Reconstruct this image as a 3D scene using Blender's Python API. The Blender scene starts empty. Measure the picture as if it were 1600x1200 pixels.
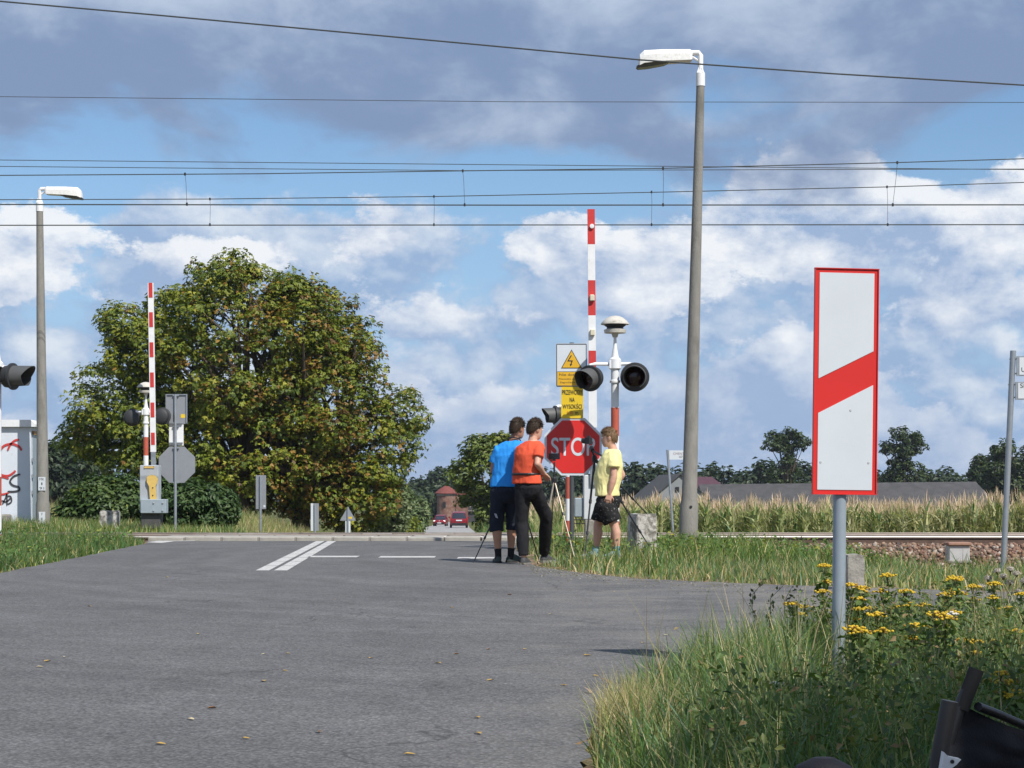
import bpy, bmesh, math, random
import numpy as np
from mathutils import Vector, Matrix, Quaternion, noise as mnoise
random.seed(7)
RNG = np.random.default_rng(11)
R = math.radians
scene = bpy.context.scene
col = scene.collection

# ------------------------------------------------------------------ camera, sky, sun, exposure
FPX, CX, HY, CAMZ = 2800.0, 800.0, 768.0, 0.85        # focal length in photo pixels, principal column, horizon row, eye height
cam_d = bpy.data.cameras.new('camera')
cam = bpy.data.objects.new('camera', cam_d); col.objects.link(cam)
cam_d.sensor_width = 36.0
cam_d.lens = 36.0 * FPX / 1600.0
cam_d.shift_y = (HY - 600.0) / 1600.0
cam_d.clip_start = 0.1; cam_d.clip_end = 6000.0
cam.location = (0, 0, CAMZ); cam.rotation_euler = (R(90), 0, 0)
scene.camera = cam
scene.view_settings.view_transform = 'Standard'
scene.view_settings.look = 'None'
scene.view_settings.gamma = 1.0
scene.view_settings.use_curve_mapping = False
scene.view_settings.exposure = 0.25
scene.render.engine = 'CYCLES'
for k_, v_ in (('max_bounces', 6), ('diffuse_bounces', 3), ('glossy_bounces', 2), ('transmission_bounces', 3), ('transparent_max_bounces', 4), ('volume_bounces', 0)): setattr(scene.cycles, k_, v_)

SUN_EL, SUN_AZ = R(49), R(37)                          # azimuth: to the right of straight behind the camera
SUN_DIR = Vector((math.sin(SUN_AZ) * math.cos(SUN_EL), -math.cos(SUN_AZ) * math.cos(SUN_EL), math.sin(SUN_EL)))
sun_d = bpy.data.lights.new('sun', 'SUN'); sun_d.energy = 4.6; sun_d.angle = R(0.55); sun_d.color = (1.0, 0.955, 0.88)
sun = bpy.data.objects.new('sun', sun_d); col.objects.link(sun)
sun.rotation_euler = (-SUN_DIR).to_track_quat('-Z', 'Y').to_euler()
sun.location = (10, -10, 20)

world = bpy.data.worlds.new('World'); scene.world = world; world.use_nodes = True
def build_world():
    nt = world.node_tree; N = nt.nodes; L = nt.links
    N.clear()
    def nd(t, **k):
        n = N.new(t)
        for a, b in k.items(): setattr(n, a, b)
        return n
    def math_(op, a, b=None, clamp=False):
        n = nd('ShaderNodeMath', operation=op, use_clamp=clamp)
        for i, v in enumerate((a, b)):
            if v is None: continue
            if isinstance(v, (int, float)): n.inputs[i].default_value = v
            else: L.new(v, n.inputs[i])
        return n.outputs[0]
    def vmath(op, a, b):
        n = nd('ShaderNodeVectorMath', operation=op)
        for i, v in enumerate((a, b)):
            if v is None: continue
            if isinstance(v, tuple): n.inputs[i].default_value = v
            else: L.new(v, n.inputs[i])
        return n
    def sstep(v, lo, hi, a=0.0, b=1.0):
        n = nd('ShaderNodeMapRange', interpolation_type='SMOOTHSTEP')
        L.new(v, n.inputs[0])
        n.inputs[1].default_value = lo; n.inputs[2].default_value = hi
        n.inputs[3].default_value = a; n.inputs[4].default_value = b
        return n.outputs[0]
    def mix(f, a, b):
        n = nd('ShaderNodeMix', data_type='RGBA')
        if isinstance(f, (int, float)): n.inputs[0].default_value = f
        else: L.new(f, n.inputs[0])
        for i, v in ((6, a), (7, b)):
            if isinstance(v, tuple): n.inputs[i].default_value = (*v, 1)
            else: L.new(v, n.inputs[i])
        return n.outputs[2]
    def noise_(vec, scale, detail, rough, dist=0.0):
        n = nd('ShaderNodeTexNoise', noise_dimensions='3D')
        L.new(vec, n.inputs['Vector'])
        n.inputs['Scale'].default_value = scale; n.inputs['Detail'].default_value = detail
        n.inputs['Roughness'].default_value = rough; n.inputs['Distortion'].default_value = dist
        return n.outputs['Fac']
    sky = nd('ShaderNodeTexSky', sky_type='NISHITA')
    sky.sun_disc = False; sky.sun_elevation = SUN_EL
    sky.sun_rotation = math.atan2(SUN_DIR.x, SUN_DIR.y)
    sky.air_density = 1.0; sky.dust_density = 0.5; sky.ozone_density = 1.5
    tc = nd('ShaderNodeTexCoord'); d = tc.outputs['Generated']
    sep = nd('ShaderNodeSeparateXYZ'); L.new(d, sep.inputs[0]); z = sep.outputs[2]
    p = vmath('MULTIPLY', d, (1.0, 1.0, 1.55)).outputs[0]
    # billowing cumulus
    n1 = noise_(p, 10.5, 12.0, 0.64, 0.08)
    p2 = vmath('ADD', p, (0.010, -0.006, 0.020)).outputs[0]
    n2 = noise_(p2, 10.5, 8.0, 0.58, 0.08)
    blob = None
    def dirpx(x, y):
        return Vector(((x - CX) / FPX, 1.0, (HY - y) / FPX)).normalized()
    for bx, by, rx, rz, amp in ((1240, 330, 210, 130, .24), (575, 345, 90, 80, .20), (30, 370, 150, 120, .22), (860, 375, 90, 70, .2),
                                (1590, 320, 120, 90, .22), (1060, 420, 150, 80, .12), (420, 395, 110, 60, .12), (720, 520, 160, 60, .1), (1500, 470, 150, 60, .12)):
        c = dirpx(bx, by)
        v = vmath('SUBTRACT', d, (c.x, c.y, c.z)).outputs[0]
        v = vmath('MULTIPLY', v, (FPX / rx, FPX / rx, FPX / rz)).outputs[0]
        ln = vmath('LENGTH', v, None).outputs['Value']
        g = sstep(ln, 1.25, 0.2, 0.0, amp)
        blob = g if blob is None else math_('ADD', blob, g)
    bias = math_('ADD', sstep(z, 0.02, 0.09, 0.06, 0.0), sstep(z, 0.125, 0.185, 0.0, -0.16))
    dens = math_('ADD', math_('ADD', n1, bias), blob)
    cum = sstep(dens, 0.50, 0.565)
    lit = math_('ADD', math_('MULTIPLY', math_('SUBTRACT', n1, n2), 5.0), math_('ADD', 0.28, math_('MULTIPLY', blob, 2.4)))
    hazy = sstep(z, 0.0, 0.16)
    lit = math_('MULTIPLY', lit, math_('ADD', 0.35, math_('MULTIPLY', hazy, 0.65)), clamp=True)
    ccol = mix(lit, (2.9, 3.9, 5.7), (7.7, 7.9, 8.2))
    # grey cloud deck higher up
    n3 = noise_(vmath('MULTIPLY', d, (1.0, 1.0, 2.0)).outputs[0], 6.5, 8.0, 0.55, 0.3)
    n4 = noise_(d, 3.0, 5.0, 0.5)
    dk = math_('ADD', z, math_('MULTIPLY', math_('SUBTRACT', n3, 0.5), 0.24))
    deck = sstep(dk, 0.168, 0.206)
    broken = sstep(math_('ADD', n4, sstep(z, 0.28, 0.7, 0.35, 0.0)), 0.40, 0.60)
    deck = math_('MULTIPLY', deck, broken)
    n5 = noise_(vmath('MULTIPLY', d, (1.0, 1.0, 1.6)).outputs[0], 9.0, 8.0, 0.58, 0.2)
    dlit = sstep(math_('ADD', n5, sstep(z, 0.2, 0.3, -0.07, 0.06)), 0.38, 0.68)
    dcol = mix(dlit, (1.95, 2.68, 4.2), (4.3, 5.1, 6.4))
    skyc = vmath('MULTIPLY', sky.outputs[0], (0.78, 0.92, 1.04)).outputs[0]
    skyc = mix(sstep(z, 0.20, 0.0, 0.0, 0.92), skyc, (2.6, 3.9, 6.3))       # pale blue air towards the horizon
    # thin milky veil of smaller clouds between and below the cumulus
    nv = noise_(vmath('MULTIPLY', d, (1.0, 1.0, 1.5)).outputs[0], 12.0, 11.0, 0.60, 0.1)
    nv2 = noise_(vmath('ADD', vmath('MULTIPLY', d, (1.0, 1.0, 1.5)).outputs[0], (0.010, -.004, 0.018)).outputs[0], 12.0, 7.0, 0.55, 0.1)
    veil = math_('MULTIPLY', sstep(math_('ADD', nv, sstep(z, 0.12, 0.19, 0.05, -0.20)), 0.42, 0.55), 0.9)
    vlit = math_('ADD', math_('MULTIPLY', math_('SUBTRACT', nv, nv2), 4.6), sstep(z, 0.0, 0.15, 0.14, 0.30), clamp=True)
    skyc = mix(veil, skyc, mix(vlit, (2.75, 3.85, 5.7), (6.3, 6.8, 7.5)))
    c = mix(math_('MULTIPLY', cum, 0.93), skyc, ccol)
    c = mix(math_('MULTIPLY', deck, 0.96), c, dcol)
    bg = nd('ShaderNodeBackground'); bg.inputs[1].default_value = 0.10
    L.new(c, bg.inputs[0])
    out = nd('ShaderNodeOutputWorld'); L.new(bg.outputs[0], out.inputs[0])
build_world()

# ------------------------------------------------------------------ helpers
def W(x, y, d):
    """photo pixel + distance -> world point"""
    return Vector(((x - CX) / FPX * d, d, CAMZ - (y - HY) / FPX * d))
def WX(x, d): return (x - CX) / FPX * d
def WZ(y, d): return CAMZ - (y - HY) / FPX * d

MATS = {}
def mat(name, color, rough=0.6, metal=0.0, var=0.0, vscale=6.0, bump=0.0, bscale=40.0, color2=None, c2scale=3.0, c2lo=.5, c2hi=.65, spec=0.5, stretch=None, detail=6):
    if name in MATS: return MATS[name]
    m = bpy.data.materials.new(name); m.use_nodes = True
    nt = m.node_tree; N = nt.nodes; L = nt.links
    b = N['Principled BSDF']
    b.inputs['Roughness'].default_value = rough; b.inputs['Metallic'].default_value = metal
    b.inputs['Specular IOR Level'].default_value = spec
    b.inputs['Base Color'].default_value = (*color, 1)
    tc = N.new('ShaderNodeTexCoord'); vec = tc.outputs['Object']
    if stretch:
        mp = N.new('ShaderNodeMapping'); mp.inputs['Scale'].default_value = stretch
        L.new(vec, mp.inputs[0]); vec = mp.outputs[0]
    cur = None
    if color2:
        n = N.new('ShaderNodeTexNoise'); n.inputs['Scale'].default_value = c2scale; n.inputs['Detail'].default_value = detail; n.inputs['Roughness'].default_value = .65
        L.new(vec, n.inputs['Vector'])
        mr = N.new('ShaderNodeMapRange'); L.new(n.outputs['Fac'], mr.inputs[0]); mr.inputs[1].default_value = c2lo; mr.inputs[2].default_value = c2hi
        mx = N.new('ShaderNodeMix'); mx.data_type = 'RGBA'; L.new(mr.outputs[0], mx.inputs[0])
        mx.inputs[6].default_value = (*color, 1); mx.inputs[7].default_value = (*color2, 1)
        cur = mx.outputs[2]
    if var > 0:
        n = N.new('ShaderNodeTexNoise'); n.inputs['Scale'].default_value = vscale; n.inputs['Detail'].default_value = detail; n.inputs['Roughness'].default_value = .6
        L.new(vec, n.inputs['Vector'])
        mr = N.new('ShaderNodeMapRange'); L.new(n.outputs['Fac'], mr.inputs[0]); mr.inputs[1].default_value = .25; mr.inputs[2].default_value = .75
        mr.inputs[3].default_value = 1 - var; mr.inputs[4].default_value = 1 + var
        vm = N.new('ShaderNodeVectorMath'); vm.operation = 'SCALE'
        if cur is None: vm.inputs[0].default_value = color
        else: L.new(cur, vm.inputs[0])
        L.new(mr.outputs[0], vm.inputs['Scale']); cur = vm.outputs[0]
    if cur is not None: L.new(cur, b.inputs['Base Color'])
    if bump > 0:
        n = N.new('ShaderNodeTexNoise'); n.inputs['Scale'].default_value = bscale; n.inputs['Detail'].default_value = 5
        L.new(vec, n.inputs['Vector'])
        bp = N.new('ShaderNodeBump'); bp.inputs['Strength'].default_value = bump; bp.inputs['Distance'].default_value = 0.02
        L.new(n.outputs['Fac'], bp.inputs['Height']); L.new(bp.outputs[0], b.inputs['Normal'])
    MATS[name] = m
    return m
def leafmat(name, trans=0.3, rough=0.5, tint=(1.15, 1.25, 0.55)):
    if name in MATS: return MATS[name]
    m = bpy.data.materials.new(name); m.use_nodes = True
    nt = m.node_tree; N = nt.nodes; L = nt.links
    b = N['Principled BSDF']; b.inputs['Roughness'].default_value = rough; b.inputs['Specular IOR Level'].default_value = 0.35
    a = N.new('ShaderNodeAttribute'); a.attribute_name = 'Col'
    L.new(a.outputs['Color'], b.inputs['Base Color'])
    vm = N.new('ShaderNodeVectorMath'); vm.operation = 'MULTIPLY'; L.new(a.outputs['Color'], vm.inputs[0]); vm.inputs[1].default_value = tint
    t = N.new('ShaderNodeBsdfTranslucent'); L.new(vm.outputs[0], t.inputs['Color'])
    mx = N.new('ShaderNodeMixShader'); mx.inputs[0].default_value = trans
    L.new(b.outputs[0], mx.inputs[1]); L.new(t.outputs[0], mx.inputs[2])
    L.new(mx.outputs[0], N['Material Output'].inputs['Surface'])
    MATS[name] = m
    return m

def tag(o, label=None, cat=None, group=None, kind=None):
    if label: o['label'] = label
    if cat: o['category'] = cat
    if group: o['group'] = group
    if kind: o['kind'] = kind
    return o
def empty(name, loc, label=None, cat=None, group=None, rz=0.0):
    o = bpy.data.objects.new(name, None); col.objects.link(o)
    o.empty_display_size = 0.2
    o.location = loc; o.rotation_euler = (0, 0, rz)
    return tag(o, label, cat, group)
def link(name, me, parent=None, loc=None):
    o = bpy.data.objects.new(name, me); col.objects.link(o)
    if parent is not None: o.parent = parent
    if loc is not None: o.location = loc
    return o

class MB:
    """collects shapes into ONE mesh"""
    def __init__(s): s.v = []; s.f = []; s.m = []; s.cur = 0; s.starts = []
    def add(s, vs, fs, mi=None):
        b = len(s.v); s.starts.append((b, len(s.f))); s.v += [tuple(v) for v in vs]
        mi = s.cur if mi is None else mi
        for f in fs: s.f.append(tuple(i + b for i in f)); s.m.append(mi)
        return s
    def box(s, c, size, rot=None, mi=None, taper=1.0):
        hx, hy, hz = size[0] / 2, size[1] / 2, size[2] / 2
        vs = [Vector((x * hx * (taper if z > 0 else 1), y * hy * (taper if z > 0 else 1), z * hz)) for z in (-1, 1) for y in (-1, 1) for x in (-1, 1)]
        if rot is not None: vs = [rot @ v for v in vs]
        c = Vector(c); vs = [v + c for v in vs]
        return s.add(vs, [(0, 2, 3, 1), (4, 5, 7, 6), (0, 1, 5, 4), (1, 3, 7, 5), (3, 2, 6, 7), (2, 0, 4, 6)], mi)
    def bbox(s, c, size, bev=0.01, mi=None):
        """box with chamfered vertical edges and top edges"""
        hx, hy, hz = size[0] / 2, size[1] / 2, size[2] / 2; c = Vector(c); rings = []
        for zz, ins in ((-hz, bev), (-hz + bev, 0), (hz - bev, 0), (hz, bev)):
            ax, ay = hx - ins, hy - ins
            k = bev
            rings.append([c + Vector(p) for p in ((ax - k, -ay, zz), (ax, -ay + k, zz), (ax, ay - k, zz), (ax - k, ay, zz), (-ax + k, ay, zz), (-ax, ay - k, zz), (-ax, -ay + k, zz), (-ax + k, -ay, zz))])
        return s.loft(rings, mi=mi)
    def loft(s, rings, cap=True, mi=None, closed=True):
        n = len(rings[0]); vs = [p for r in rings for p in r]; fs = []
        for i in range(len(rings) - 1):
            for j in range(n if closed else n - 1):
                k = (j + 1) % n
                fs.append((i * n + j, i * n + k, (i + 1) * n + k, (i + 1) * n + j))
        if cap: fs.append(tuple(range(n))[::-1]); fs.append(tuple((len(rings) - 1) * n + j for j in range(n)))
        return s.add(vs, fs, mi)
    def tube(s, pts, rad, seg=8, mi=None, cap=True):
        pts = [Vector(p) for p in pts]
        if isinstance(rad, (int, float)): rad = [rad] * len(pts)
        rings = []; prev = None
        for i, p in enumerate(pts):
            t = (pts[min(i + 1, len(pts) - 1)] - pts[max(i - 1, 0)]).normalized()
            if prev is None:
                u = t.orthogonal().normalized()
            else:
                u = (prev - t * prev.dot(t)).normalized()
            prev = u; w = t.cross(u)
            rings.append([p + (u * math.cos(a) + w * math.sin(a)) * rad[i] for a in [2 * math.pi * k / seg for k in range(seg)]])
        return s.loft(rings, cap, mi)
    def lathe(s, prof, c=(0, 0, 0), seg=20, mi=None, axis=None, sx=1.0, sy=1.0):
        c = Vector(c); q = Vector((0, 0, 1)).rotation_difference(Vector(axis)) if axis is not None else None
        rings = []
        for r, z in prof:
            ring = [Vector((r * sx * math.cos(2 * math.pi * k / seg), r * sy * math.sin(2 * math.pi * k / seg), z)) for k in range(seg)]
            if q: ring = [q @ p for p in ring]
            rings.append([p + c for p in ring])
        return s.loft(rings, True, mi)
    def prism(s, poly, origin, ux, uy, un, t, mi=None):
        """polygon (2d list) in plane (ux,uy), extruded by t along un"""
        o = Vector(origin); ux, uy, un = Vector(ux), Vector(uy), Vector(un); n = len(poly)
        a = [o + ux * x + uy * y for x, y in poly]; b = [p + un * t for p in a]
        fs = [tuple(range(n))[::-1], tuple(range(n, 2 * n))] + [(i, (i + 1) % n, n + (i + 1) % n, n + i) for i in range(n)]
        return s.add(a + b, fs, mi)
    def ball(s, c, r, seg=12, rings=8, mi=None, sc=(1, 1, 1), rot=None):
        c = Vector(c); rr = []
        for i in range(1, rings):
            th = math.pi * i / rings
            ring = [Vector((math.sin(th) * math.cos(2 * math.pi * k / seg) * r * sc[0], math.sin(th) * math.sin(2 * math.pi * k / seg) * r * sc[1], -math.cos(th) * r * sc[2])) for k in range(seg)]
            if rot is not None: ring = [rot @ p for p in ring]
            rr.append([p + c for p in ring])
        return s.loft(rr, True, mi)
    def mesh(s, name, mats, smooth=False, fix=True):
        me = bpy.data.meshes.new(name); me.from_pydata(s.v, [], s.f)
        for m in (mats if isinstance(mats, (list, tuple)) else [mats]): me.materials.append(m)
        me.polygons.foreach_set('material_index', s.m)
        if fix:
            bm = bmesh.new(); bm.from_mesh(me); bmesh.ops.recalc_face_normals(bm, faces=bm.faces); bm.to_mesh(me); bm.free()
        if smooth: 
            me.polygons.foreach_set('use_smooth', [True] * len(me.polygons))
            try: me.set_sharp_from_angle(angle=R(smooth if smooth is not True else 40))
            except Exception: pass
        me.update(); return me
    def build_each(s, name, mats, parent=None, smooth=False):
        """one object per shape that was added"""
        st = s.starts + [(len(s.v), len(s.f))]
        for (v0, f0), (v1, f1) in zip(st, st[1:]):
            q = MB(); q.v = s.v[v0:v1]; q.f = [tuple(i - v0 for i in f) for f in s.f[f0:f1]]; q.m = s.m[f0:f1]; q.build(name, mats, parent, smooth)
    def build(s, name, mats, parent=None, smooth=False, loc=None):
        return link(name, s.mesh(name, mats, smooth), parent, loc)

def npmesh(name, V, F, C=None, material=None, quads=False, smooth=False):
    """numpy arrays -> mesh. F (n,3) or (n,4); C per-vertex rgb"""
    me = bpy.data.meshes.new(name); k = F.shape[1]
    me.vertices.add(len(V)); me.vertices.foreach_set('co', np.ascontiguousarray(V, dtype=np.float32).ravel())
    me.loops.add(F.size); me.loops.foreach_set('vertex_index', np.ascontiguousarray(F, dtype=np.int32).ravel())
    me.polygons.add(len(F)); me.polygons.foreach_set('loop_start', np.arange(0, F.size, k, dtype=np.int32))
    try: me.polygons.foreach_set('loop_total', np.full(len(F), k, dtype=np.int32))
    except Exception: pass
    if smooth: me.polygons.foreach_set('use_smooth', np.ones(len(F), dtype=bool))
    me.update(calc_edges=True)
    if C is not None:
        a = me.color_attributes.new('Col', 'FLOAT_COLOR', 'POINT')
        cc = np.ones((len(V), 4), dtype=np.float32); cc[:, :3] = C
        a.data.foreach_set('color', cc.ravel())
    if material: me.materials.append(material)
    return me

def text_mesh(s, size, material, parent, loc, right=(1, 0, 0), up=(0, 0, 1), align='CENTER', ext=0.0008, name='lettering', sx=1.0, bold=0.0):
    cu = bpy.data.curves.new('txt', 'FONT'); cu.body = s; cu.size = size; cu.align_x = align; cu.align_y = 'CENTER'; cu.extrude = ext; cu.offset = bold
    to = bpy.data.objects.new('txt', cu)
    me = bpy.data.meshes.new_from_object(to)
    bpy.data.objects.remove(to); bpy.data.curves.remove(cu)
    r, u = Vector(right).normalized(), Vector(up).normalized(); n = r.cross(u)
    for v in me.vertices:
        v.co = r * (v.co.x * sx) + u * v.co.y + n * v.co.z
    me.materials.clear(); me.materials.append(material)
    o = link(name, me, parent, loc)
    return o

def interp(x, tab):
    return float(np.interp(x, [t[0] for t in tab], [t[1] for t in tab]))
def ss(x, a, b):
    t = np.clip((x - a) / (b - a), 0, 1); return t * t * (3 - 2 * t)
def vnoise(x, y, seed=0):
    """cheap smooth value noise, numpy"""
    xi, yi = np.floor(x).astype(np.int64), np.floor(y).astype(np.int64); fx, fy = x - xi, y - yi
    fx = fx * fx * (3 - 2 * fx); fy = fy * fy * (3 - 2 * fy)
    def h(a, b):
        n = (a * 374761393 + b * 668265263 + seed * 982451653) & 0x7fffffff
        n = ((n ^ (n >> 13)) * 1274126177) & 0x7fffffff
        return ((n ^ (n >> 16)) & 0xffff) / 65535.0
    return (h(xi, yi) * (1 - fx) + h(xi + 1, yi) * fx) * (1 - fy) + (h(xi, yi + 1) * (1 - fx) + h(xi + 1, yi + 1) * fx) * fy

# ------------------------------------------------------------------ terrain and roads
ZR = [(-400, 0), (30.9, 0.0), (34.2, 0.0), (38.5, -0.06), (42, -0.12), (46, -0.45), (60, -1.35), (150, -2.62), (182, -2.82), (237, -3.72), (300, -4.3), (5000, -4.3)]
ZL = [(-400, 0), (38, -0.04), (50, -0.02), (62, -.08), (84, -0.5), (150, -2.0), (300, -4.3), (5000, -4.3)]
RC = [(38.5, -3.2), (65, -3.5), (150, -5.5), (182, -6.8), (237, -8.2), (285, -9.6), (420, -16)]
def zroad(y): return np.interp(y, [a for a, b in ZR], [b for a, b in ZR])
def rcen(y): return np.interp(y, [a for a, b in RC], [b for a, b in RC])
def ground_z(x, y):
    x = np.asarray(x, dtype=float); y = np.asarray(y, dtype=float)
    z = zroad(y); zl = np.interp(y, [a for a, b in ZL], [b for a, b in ZL])
    t = ss(rcen(y) - x, 3.2, 8.5)
    z = z * (1 - t) + zl * t
    dip = ss(x, 3.0, 5.5) * ss(y, 16.5, 24.5) * (1 - ss(y, 31.0, 33.0)) * 0.30
    rise = ss(x, 0.8, 3.0) * (1 - ss(y, 7.5, 9.6)) * 0.03
    return z - dip + rise - 0.035
ROAD_POLY = [(-5.4, -12), (-5.3, 10), (-5.34, 18.7), (-5.65, 24), (-6.0, 29.5), (-6.28, 30.85), (0.05, 30.85), (0.06, 26), (0.2, 21.2), (0.32, 20.2), (0.75, 18.6),
             (1.24, 17.45), (2.36, 16.4), (3.67, 15.5), (6, 14.3), (14, 11.5), (14, 7.6), (6, 9.9), (3.4, 10.4), (2.2, 9.9), (1.6, 9.55), (1.1, 9.15), (0.74, 8.5), (0.44, 7.5), (0.28, 6.4), (0.22, 5.5), (0.3, 3), (0.6, -12)]
PX = np.array([p[0] for p in ROAD_POLY]); PY = np.array([p[1] for p in ROAD_POLY])
def in_poly(x, y):
    c = np.zeros(len(x), bool); j = len(PX) - 1
    for i in range(len(PX)):
        cond = ((PY[i] > y) != (PY[j] > y)) & (x < (PX[j] - PX[i]) * (y - PY[i]) / (PY[j] - PY[i] + 1e-12) + PX[i])
        c ^= cond; j = i
    return c
def edge_dist(x, y):
    d = np.full(len(x), 1e9)
    for i in range(len(PX)):
        j = (i + 1) % len(PX); ax, ay, bx, by = PX[i], PY[i], PX[j], PY[j]
        t = np.clip(((x - ax) * (bx - ax) + (y - ay) * (by - ay)) / ((bx - ax) ** 2 + (by - ay) ** 2), 0, 1)
        d = np.minimum(d, np.hypot(x - ax - t * (bx - ax), y - ay - t * (by - ay)))
    return d
def ground_material():
    m = bpy.data.materials.new('ground_soil'); m.use_nodes = True; nt = m.node_tree; N = nt.nodes; L = nt.links; b = N['Principled BSDF']
    b.inputs['Roughness'].default_value = 0.95; b.inputs['Specular IOR Level'].default_value = 0.1
    tc = N.new('ShaderNodeTexCoord')
    def ns(sc, det, ro=.6):
        n = N.new('ShaderNodeTexNoise'); n.inputs['Scale'].default_value = sc; n.inputs['Detail'].default_value = det; n.inputs['Roughness'].default_value = ro
        L.new(tc.outputs['Object'], n.inputs['Vector']); return n.outputs['Fac']
    def mx(f, a, c):
        n = N.new('ShaderNodeMix'); n.data_type = 'RGBA'; L.new(f, n.inputs[0])
        for i, v in ((6, a), (7, c)):
            if isinstance(v, tuple): n.inputs[i].default_value = (*v, 1)
            else: L.new(v, n.inputs[i])
        return n.outputs[2]
    def mr(f, lo, hi):
        n = N.new('ShaderNodeMapRange'); L.new(f, n.inputs[0]); n.inputs[1].default_value = lo; n.inputs[2].default_value = hi; return n.outputs[0]
    soil = mx(mr(ns(14, 8), .35, .7), (0.16, 0.11, 0.075), (0.36, 0.27, 0.19))
    grass = mx(mr(ns(3, 8), .35, .7), (0.05, 0.075, 0.02), (0.16, 0.15, 0.055))
    sp = N.new('ShaderNodeSeparateXYZ'); L.new(tc.outputs['Object'], sp.inputs[0])
    ad = N.new('ShaderNodeMath'); ad.operation = 'ADD'; L.new(ns(1.6, 6), ad.inputs[0])
    fy = N.new('ShaderNodeMapRange'); L.new(sp.outputs[1], fy.inputs[0]); fy.inputs[1].default_value = 36; fy.inputs[2].default_value = 48; fy.inputs[3].default_value = 0; fy.inputs[4].default_value = .2; L.new(fy.outputs[0], ad.inputs[1])   # meadow beyond the tracks, bare soil near the asphalt
    c = mx(mr(ad.outputs[0], .48, .6), soil, grass)
    L.new(c, b.inputs['Base Color'])
    bp = N.new('ShaderNodeBump'); bp.inputs['Strength'].default_value = .6; bp.inputs['Distance'].default_value = .03
    L.new(ns(60, 5), bp.inputs['Height']); L.new(bp.outputs[0], b.inputs['Normal'])
    return m
def build_ground():
    xs = np.concatenate([np.array([-1500, -800, -400, -200, -100, -60]), np.arange(-40, 41, 1.0), np.array([60, 100, 200, 400, 800, 1500])])
    ys = np.concatenate([np.array([-300, -100, -40, -15]), np.arange(-5, 62, 0.75), np.array([65, 70, 80, 90, 100, 120, 135, 150, 165, 182, 200, 237, 260, 300, 400, 700, 1500, 3500])])
    X, Y = np.meshgrid(xs, ys); Z = ground_z(X, Y); nx = len(xs)
    i, j = np.meshgrid(np.arange(len(ys) - 1), np.arange(nx - 1), indexing='ij')
    a = (i * nx + j).ravel(); F = np.stack([a, a + 1, a + nx + 1, a + nx], 1)
    me = npmesh('ground', np.stack([X.ravel(), Y.ravel(), Z.ravel()], 1), F, None, ground_material(), smooth=True)
    tag(link('ground', me), kind='structure')
build_ground()

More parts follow.
